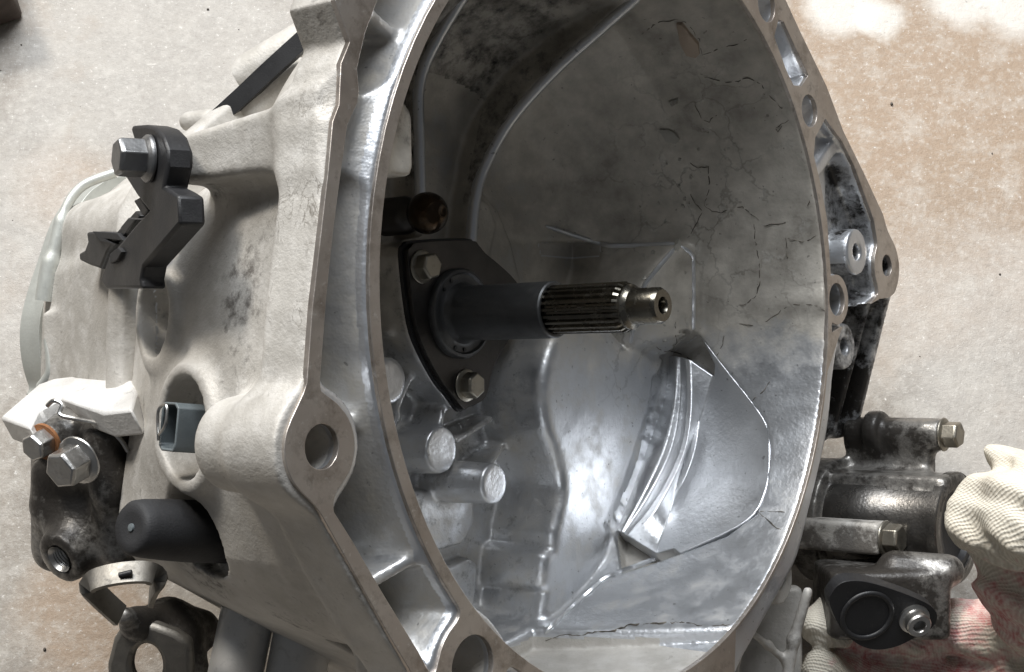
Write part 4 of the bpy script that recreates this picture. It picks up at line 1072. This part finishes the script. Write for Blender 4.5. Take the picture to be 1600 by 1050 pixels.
# black oval cover with a socket screw
z9 = lambda l: [(1100 + a / 2.442, 620 + b / 2.442) for a, b in l]
ON = np.array(C2L((.14, -.36, .92))); Oq = PD(1365, 958, .655)
R3o, Ov, oc = planar(z9([(480, 790), (490, 745), (530, 708), (600, 703), (690, 725), (800, 765), (868, 800), (890, 838), (872, 880), (800, 922), (730, 955), (650, 965), (580, 940), (520, 880)]), Oq, ON)
cover = prism('oval_cover', smooth_poly(oc, 4), -.007, 0.0, M_BLACK, seal_housing, R3=R3o, org=Ov, bev=.0012)
cq2 = Vector(pl(*z9([(622, 835)])[0], Oq, ON)); rc_ = pxm(40, .655)
lathe('cover_ring', [(rc_ - .0012, 0), (rc_ - .0010, .0007), (rc_, .0010), (rc_ + .0010, .0007), (rc_ + .0012, 0)], cq2, ON, M_GASKET, cover, 56, 60)
sq3 = Vector(pl(*z9([(800, 845)])[0], Oq, ON)); sr = pxm(20, .65)
lathe('socket_screw', [(sr * 1.25, 0), (sr * 1.25, .0012), (sr, .0016), (sr, .0062), (sr * .9, .0070), (sr * .55, .0070), (sr * .5, .0066), (sr * .48, .003), (0, .003)], sq3, ON, M_BOLT, cover, 36, 35)

# ------------------------------------------------------------------ gloved hand
def glove_mat():
    t = NT('knitted_cotton_glove')
    # rows of knit loops: two crossed band patterns in object space
    mp = t.n('ShaderNodeMapping'); mp.inputs['Rotation'].default_value = (.3, -.5, .35); t.l(t.co, mp.inputs['Vector'])
    wa = t.n('ShaderNodeTexWave', wave_type='BANDS', bands_direction='Y'); wa.inputs['Scale'].default_value = 250; wa.inputs['Distortion'].default_value = 2.0; wa.inputs['Detail'].default_value = 1.0; wa.inputs['Detail Scale'].default_value = 1.2
    wb = t.n('ShaderNodeTexWave', wave_type='BANDS', bands_direction='DIAGONAL'); wb.inputs['Scale'].default_value = 300; wb.inputs['Distortion'].default_value = 1.6; wb.inputs['Detail'].default_value = 1.0
    for q in (wa, wb): t.l(mp.outputs[0], q.inputs['Vector'])
    h = t.math('ADD', t.math('MULTIPLY', wa.outputs['Fac'], .45), t.math('ADD', t.math('MULTIPLY', wb.outputs['Fac'], .16), t.math('MULTIPLY', t.noise(900, 2, .6), .5)))
    big = t.noise(40, 4, .6)
    col = t.mix(t.ramp(h, .3, 1.0), (.56, .51, .42), (.82, .78, .68))
    col = t.mix(t.ramp(big, .35, .7, 0, .5), col, (.70, .63, .51))
    pink = t.ramp(t.math('ADD', t.attr('pink'), t.math('MULTIPLY', t.math('SUBTRACT', t.noise(55, 6, .7), .5), 2.4)), .50, .85)
    red = t.mix(t.ramp(t.math('ADD', t.noise(180, 4, .7), t.math('MULTIPLY', h, .2)), .45, .75), (.55, .13, .14), (.76, .60, .55))
    col = t.mix(t.math('MULTIPLY', pink, .80), col, red)
    dirt = t.ramp(t.noise(70, 5, .7), .6, .78, 0, .4); col = t.mix(dirt, col, (.34, .28, .22))
    nb = t.bump(h, .7, .0007)
    return t.set(col, 0, .9, nb, .15)
G = Grid((.08, -.30, -.11), (.42, -.03, .14), .0018)
G.ax  # same gearbox frame while it is being shaped
caps_chain([(1516, 816, .634, 44), (1556, 804, .626, 58), (1615, 806, .612, 76), (1740, 840, .605, 95)], .010)      # thumb and its ball
caps_chain([(1556, 712, .640, 14), (1580, 726, .636, 26), (1598, 750, .630, 40), (1660, 765, .625, 50)], .007)         # loose fold of the glove
caps_chain([(1600, 900, .650, 62), (1720, 930, .640, 110), (1820, 960, .640, 125)], .012)                              # palm
caps_chain([(1560, 840, .650, 50), (1620, 960, .660, 62)], .010)
caps_chain([(1640, 985, .675, 50), (1490, 985, .700, 42), (1350, 985, .712, 40), (1285, 972, .700, 36)], .004)         # fingers reaching under the housing
caps_chain([(1660, 1040, .680, 50), (1500, 1055, .708, 43), (1350, 1062, .715, 40), (1282, 1048, .700, 36)], .003)
caps_chain([(1690, 1110, .690, 50), (1530, 1135, .712, 43), (1390, 1140, .718, 40), (1320, 1128, .704, 36)], .003)
caps_chain([(1720, 1180, .695, 48), (1580, 1210, .716, 40), (1460, 1214, .720, 36), (1400, 1204, .708, 33)], .003)
caps_chain([(1720, 930, .650, 100), (1720, 1060, .680, 90), (1740, 1160, .690, 60)], .012)
s_, x, y, z = G.full()
G.D[s_] += (.0016 * np.sin(x * 170 + y * 120 + 2.6 * np.sin(y * 90 + z * 70)) + .0010 * np.sin(x * 310 + 2.2 * np.sin(y * 150)) * np.sin(y * 250 + z * 190) + .0005 * np.sin(z * 420 + x * 260) * np.sin(y * 390)).astype(np.float32)
me_, V_, Q_ = G.mesh('gloved_hand')
fattr(me_, 'pink', np.maximum(blob(V_, [(PD(1600, 860, .63), .032, 1.0), (PD(1570, 930, .66), .04, .95), (PD(1500, 1000, .69), .05, .8), (PD(1400, 1030, .70), .05, .75)]), 0))
GBm = np.array(GB)
Vw = V_ @ GBm[:3, :3].T + GBm[:3, 3]
base = Vw[Vw[:, 2].argmin()].copy() * 0 + np.array([Vw[:, 0].mean(), Vw[:, 1].mean(), Vw[:, 2].min()])
me_.vertices.foreach_set('co', (Vw - base).astype(np.float32).ravel()); me_.update()
hand = link('gloved_hand', me_, glove_mat()); hand.location = base
tag(hand, 'hand in a cream knitted work glove stained red, gripping the oily output housing', 'hand')
# ------------------------------------------------------------------ dark block on the floor, top left corner
def floor_pt(px, py, z=0.0):
    r = camM.to_3x3() @ Vector(ray(px, py)); t = (z - CAM.z) / r.z; return CAM + r * t
t_ = NT('dark_weathered_wood')
wv_ = t_.noise(30, 6, .65, dist=.5); t_.set(t_.mix(t_.ramp(wv_, .3, .7), (.035, .026, .022), (.10, .075, .06)), 0, .75, t_.bump(t_.noise(200, 4, .7), .4, .002))
c_ = floor_pt(38, 30); dx = (floor_pt(0, 42) - c_); dx.z = 0
ux = dx.normalized(); uy = Vector((0, 0, 1)).cross(ux) * -1
if (uy.y < 0): uy = -uy
bm = bmesh.new()
box_bm(bm, (0, 0, .02), (.09, .06, .02), Matrix((ux, uy, Vector((0, 0, 1)))).transposed())
bmesh.ops.recalc_face_normals(bm, faces=bm.faces)
blk = from_bm('wooden_block', bm, t_.m); bevel(blk, .003, 2); blk.location = c_ + ux * .09 + uy * .06
tag(blk, 'dark wooden block lying on the concrete in the top left corner', 'block')
# ------------------------------------------------------------------ cracks and flakes of dried film on the bell wall
def on_bell(px, py):
    r = M3 @ ray(px, py); o = M3 @ (-c0); g = G_bell; h = g.h; lo = np.array([a[0] for a in g.ax]); sh = np.array(g.D.shape)
    ts = np.arange(.42, .86, .0006); Pq = o + r * ts[:, None]; I = np.round((Pq - lo) / h).astype(int)
    ok = ((I >= 0) & (I < sh)).all(1); v = np.full(len(ts), 1.0); v[ok] = g.D[I[ok, 0], I[ok, 1], I[ok, 2]]
    k = np.argmax(v < 0)
    if v[k] >= 0: return None
    a, b = max(v[k - 1], 1e-6), v[k]; t = ts[k - 1] + (ts[k] - ts[k - 1]) * min(max(a / (a - b), 0), 1)
    return o + r * t
t_ = NT('dried_oil_line'); M_CRACK = t_.set(t_.mix(t_.ramp(t_.noise(300, 3), .4, .6), (.05, .042, .032), (.17, .15, .12)), 0, .6)
CRACKS = [[(1146, 479), (1166, 475), (1180, 464), (1187, 440), (1186, 410), (1180, 376), (1178, 350)], [(1138, 506), (1160, 507), (1188, 511), (1200, 500), (1215, 490), (1232, 477), (1255, 475), (1280, 478), (1289, 486)],
  [(1138, 506), (1132, 522), (1128, 542), (1120, 556), (1108, 566), (1098, 568)], [(1192, 352), (1176, 336), (1160, 323), (1140, 326), (1126, 333), (1112, 330), (1100, 320)], [(1192, 352), (1210, 350), (1228, 347)], [(1230, 372), (1248, 377), (1268, 374), (1284, 363)], [(1166, 632), (1180, 622), (1190, 614), (1203, 596)],
  [(852, 1000), (880, 992), (905, 993), (930, 987), (960, 985), (985, 976), (1020, 974), (1065, 973), (1100, 978), (1140, 976)], [(1182, 799), (1200, 812), (1212, 824), (1228, 832)], [(1182, 798), (1205, 800), (1226, 800)], [(1000, 55), (1030, 35), (1058, 30), (1075, 38), (1092, 62), (1098, 88)], [(1100, 86), (1128, 74), (1150, 70), (1170, 60)],
  [(1100, 120), (1128, 128), (1150, 128), (1170, 122), (1190, 132), (1205, 152), (1222, 170)], [(1222, 196), (1215, 205), (1212, 200), (1232, 188)], [(1060, 382), (1046, 398), (1030, 416), (1012, 436)], [(1075, 372), (1088, 352), (1098, 330), (1104, 310)], [(1098, 330), (1086, 318), (1078, 300)], [(1104, 310), (1108, 290), (1106, 262), (1112, 250)], [(1020, 540), (1030, 545), (1040, 548), (1060, 552), (1078, 560), (1090, 566)],
  [(1056, 500), (1055, 520), (1058, 535), (1050, 548)], [(1070, 618), (1082, 628), (1096, 636)], [(1106, 262), (1090, 262), (1078, 254)], [(1085, 160), (1095, 185), (1108, 190), (1120, 180)], [(960, 640), (955, 700), (948, 760)][:0], [(1240, 330), (1262, 322), (1268, 304)][1:], [(1228, 372), (1230, 400), (1232, 410)]]
for k, line in enumerate(CRACKS):
    if len(line) < 2: continue
    den = []
    for a, b in zip(line, line[1:]):
        m = max(2, int(math.hypot(b[0] - a[0], b[1] - a[1]) / 5))
        for i in range(m):
            t = i / m; den.append((a[0] + (b[0] - a[0]) * t + random.uniform(-1.3, 1.3), a[1] + (b[1] - a[1]) * t + random.uniform(-1.3, 1.3)))
    den.append(line[-1]); pts3 = [on_bell(*p) for p in den]; pts3 = [p for p in pts3 if p is not None]
    if len(pts3) > 2:
        n3 = len(pts3); sweep('film_crack', pts3, [(.00042 if k == 7 else .00024) * (.35 + .65 * math.sin(math.pi * (i + .5) / n3)) * random.uniform(.6, 1.3) for i in range(n3)], M_CRACK, bell, 6)
def flake(poly, lift, mat):
    pts3 = [on_bell(*p) for p in poly]
    if any(p is None for p in pts3): return
    pts3 = [Vector(p) for p in pts3]; nrm = (pts3[1] - pts3[0]).cross(pts3[2] - pts3[0]).normalized()
    if nrm.dot(Vector(CAMZ)) < 0: nrm = -nrm
    bm = bmesh.new(); c = sum(pts3, Vector()) / len(pts3)
    tp = [bm.verts.new(p + nrm * lift * random.uniform(.5, 1.3)) for p in pts3]; bt = [bm.verts.new(p - nrm * .0012) for p in pts3]; cv = bm.verts.new(c + nrm * lift * 1.1)
    for i in range(len(tp)):
        j = (i + 1) % len(tp); bm.faces.new((tp[i], tp[j], cv)); bm.faces.new((tp[i], bt[i], bt[j], tp[j]))
    bmesh.ops.recalc_face_normals(bm, faces=bm.faces); from_bm('film_flake', bm, mat, bell, True, 30)
M_CHIP = metal_mat('bare_chip', (.46, .37, .29), .5, .4, .25, .3); M_FLK = metal_mat('lifted_film', (.46, .44, .39), .55, .3, .3, .3)
flake([(1058, 34), (1066, 36), (1078, 48), (1092, 66), (1094, 82), (1088, 88), (1074, 84), (1064, 66)], .0012, M_CHIP)
flake([(1030, 204), (1042, 202), (1052, 206), (1062, 218), (1056, 225), (1040, 222)], .0010, M_FLK)
flake([(1046, 158), (1060, 153), (1060, 160), (1050, 166)], .0010, M_FLK)
flake([(1056, 376), (1062, 374), (1066, 384), (1060, 392), (1054, 390)], .0010, M_FLK)
for _ in range(26):
    cx, cy = random.choice([(1060, 330), (1080, 290), (1110, 240), (1090, 360), (1035, 420), (1045, 545), (1000, 445)]); cx += random.gauss(0, 26); cy += random.gauss(0, 26); sz = random.uniform(1.5, 4)
    flake([(cx + sz * random.uniform(.5, 1.3) * math.cos(a), cy + sz * random.uniform(.5, 1.3) * math.sin(a)) for a in (0, 1.2, 2.4, 3.7, 5.0)], random.uniform(.0002, .0007), M_FLK)
# casting ridges that catch the light
for line, rad in (([(1060, 383), (1083, 397), (1084, 450), (1083, 518)], .0011), ([(848, 992), (895, 948), (945, 903), (990, 887), (1040, 868), (1090, 848), (1132, 831), (1160, 814)], .0016), ([(850, 352), (900, 369), (950, 384), (1005, 383), (1058, 381)], .0013), ([(1058, 384), (1030, 416), (1006, 446), (996, 480), (988, 520), (984, 540)], .0011)):
    den = []
    for a, b in zip(line, line[1:]):
        m_ = max(2, int(math.hypot(b[0] - a[0], b[1] - a[1]) / 6)); den += [(a[0] + (b[0] - a[0]) * i / m_, a[1] + (b[1] - a[1]) * i / m_) for i in range(m_)]
    pts3 = [on_bell(*p) for p in den + [line[-1]]]; pts3 = [p for p in pts3 if p is not None]
    pts3 = [sum(pts3[max(i - 1, 0):i + 2]) / len(pts3[max(i - 1, 0):i + 2]) for i in range(len(pts3))]
    n3 = len(pts3); sweep('casting_ridge', pts3, [rad * min(1, .3 + 3 * math.sin(math.pi * (i + .3) / n3)) for i in range(n3)], M_IN, bell, 8)
for ribn in (rib1, rib2):
    pts3 = catmull([np.array([a[0], a[1], za]) for a, za in ribn], 6); n3 = len(pts3)
    sweep('rib_crest', pts3, [.0028] * n3, M_IN, bell, 10)
# ------------------------------------------------------------------ floor
def floor_mat():
    t = NT('stained_concrete')
    mid = t.noise(16, 6, .68); fine = t.noise(210, 5, .75); big = t.noise(4.0, 4, .6)
    col = t.mix(t.ramp(mid, .3, .7), (.18, .155, .128), (.37, .332, .285))
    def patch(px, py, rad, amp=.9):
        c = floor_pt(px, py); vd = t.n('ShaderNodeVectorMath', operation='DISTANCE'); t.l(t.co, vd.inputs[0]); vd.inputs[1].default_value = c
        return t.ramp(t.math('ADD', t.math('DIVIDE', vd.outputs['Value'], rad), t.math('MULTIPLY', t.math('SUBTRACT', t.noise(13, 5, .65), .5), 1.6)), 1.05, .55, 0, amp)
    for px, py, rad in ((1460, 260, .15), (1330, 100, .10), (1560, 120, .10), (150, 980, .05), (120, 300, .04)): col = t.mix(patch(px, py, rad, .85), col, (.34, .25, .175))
    for px, py, rad in ((1315, 10, .026), (1370, 30, .018), (1500, -10, .026), (1590, 0, .03)): col = t.mix(patch(px, py, rad, .7), col, (.74, .72, .67))  # pale blobs painted in for patches of sunlight on the concrete
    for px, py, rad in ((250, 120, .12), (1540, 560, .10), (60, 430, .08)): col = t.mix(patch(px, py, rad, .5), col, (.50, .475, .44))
    col = t.mix(t.ramp(t.noise(48, 6, .72), .48, .66, 0, .4), col, (.56, .53, .48))
    col = t.mix(t.ramp(fine, .50, .72, 0, .45), col, (.60, .57, .52))
    col = t.mix(t.ramp(t.noise(420, 3, .7), .64, .72, 0, .75), col, (.78, .76, .72))
    col = t.mix(t.ramp(t.noise(130, 4, .7), .68, .74, 0, .5), col, (.17, .14, .115))
    col = t.mix(t.ramp(fine, .30, .42, .35, 0), col, (.20, .17, .14))
    sm = t.ramp(t.noise(7.5, 6, .7, dist=.4),   .58, .72, 0, .35); col = t.mix(sm, col, (.30, .215, .145))
    scr = t.n('ShaderNodeMapping'); scr.inputs['Rotation'].default_value = (0, 0, .6); scr.inputs['Scale'].default_value = (60, 420, 1); t.l(t.co, scr.inputs['Vector'])
    col = t.mix(t.math('MULTIPLY', t.ramp(t.noise(1, 3, .6, vec=scr.outputs[0]), .66, .74, 0, .55), t.ramp(t.noise(9, 3), .45, .6)), col, (.68, .65, .60))
    nb = t.bump(t.noise(120, 6, .8), .45, .003)
    return t.set(col, 0, t.ramp(mid, .3, .7, .45, .7), nb)
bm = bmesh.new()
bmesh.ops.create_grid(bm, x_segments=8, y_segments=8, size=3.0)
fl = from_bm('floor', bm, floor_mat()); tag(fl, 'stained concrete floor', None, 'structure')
# grit and pebbles lying about: one loose scatter
bm = bmesh.new()
for px, py, r_ in ((1393, 163, .0012), (1550, 240, .0006), (325, 15, .0009), (70, 1015, .0010)) + tuple((random.uniform(0, 1600), random.uniform(0, 1050), random.uniform(.0002, .0006)) for _ in range(40)):
    c = floor_pt(px, py); bmesh.ops.create_icosphere(bm, subdivisions=1, radius=r_, matrix=Matrix.Translation(c + Vector((0, 0, r_ * .4))) @ Matrix.Diagonal((random.uniform(.7, 1.4), random.uniform(.7, 1.4), .7, 1)))
gr_ = from_bm('grit', bm, plastic('dark_grit', (.06, .05, .04), .8, .5, (.3, .28, .25)), None); tag(gr_, 'scattered dark grit on the concrete', 'grit', 'stuff')
print('script', round(time.time() - T0, 1))
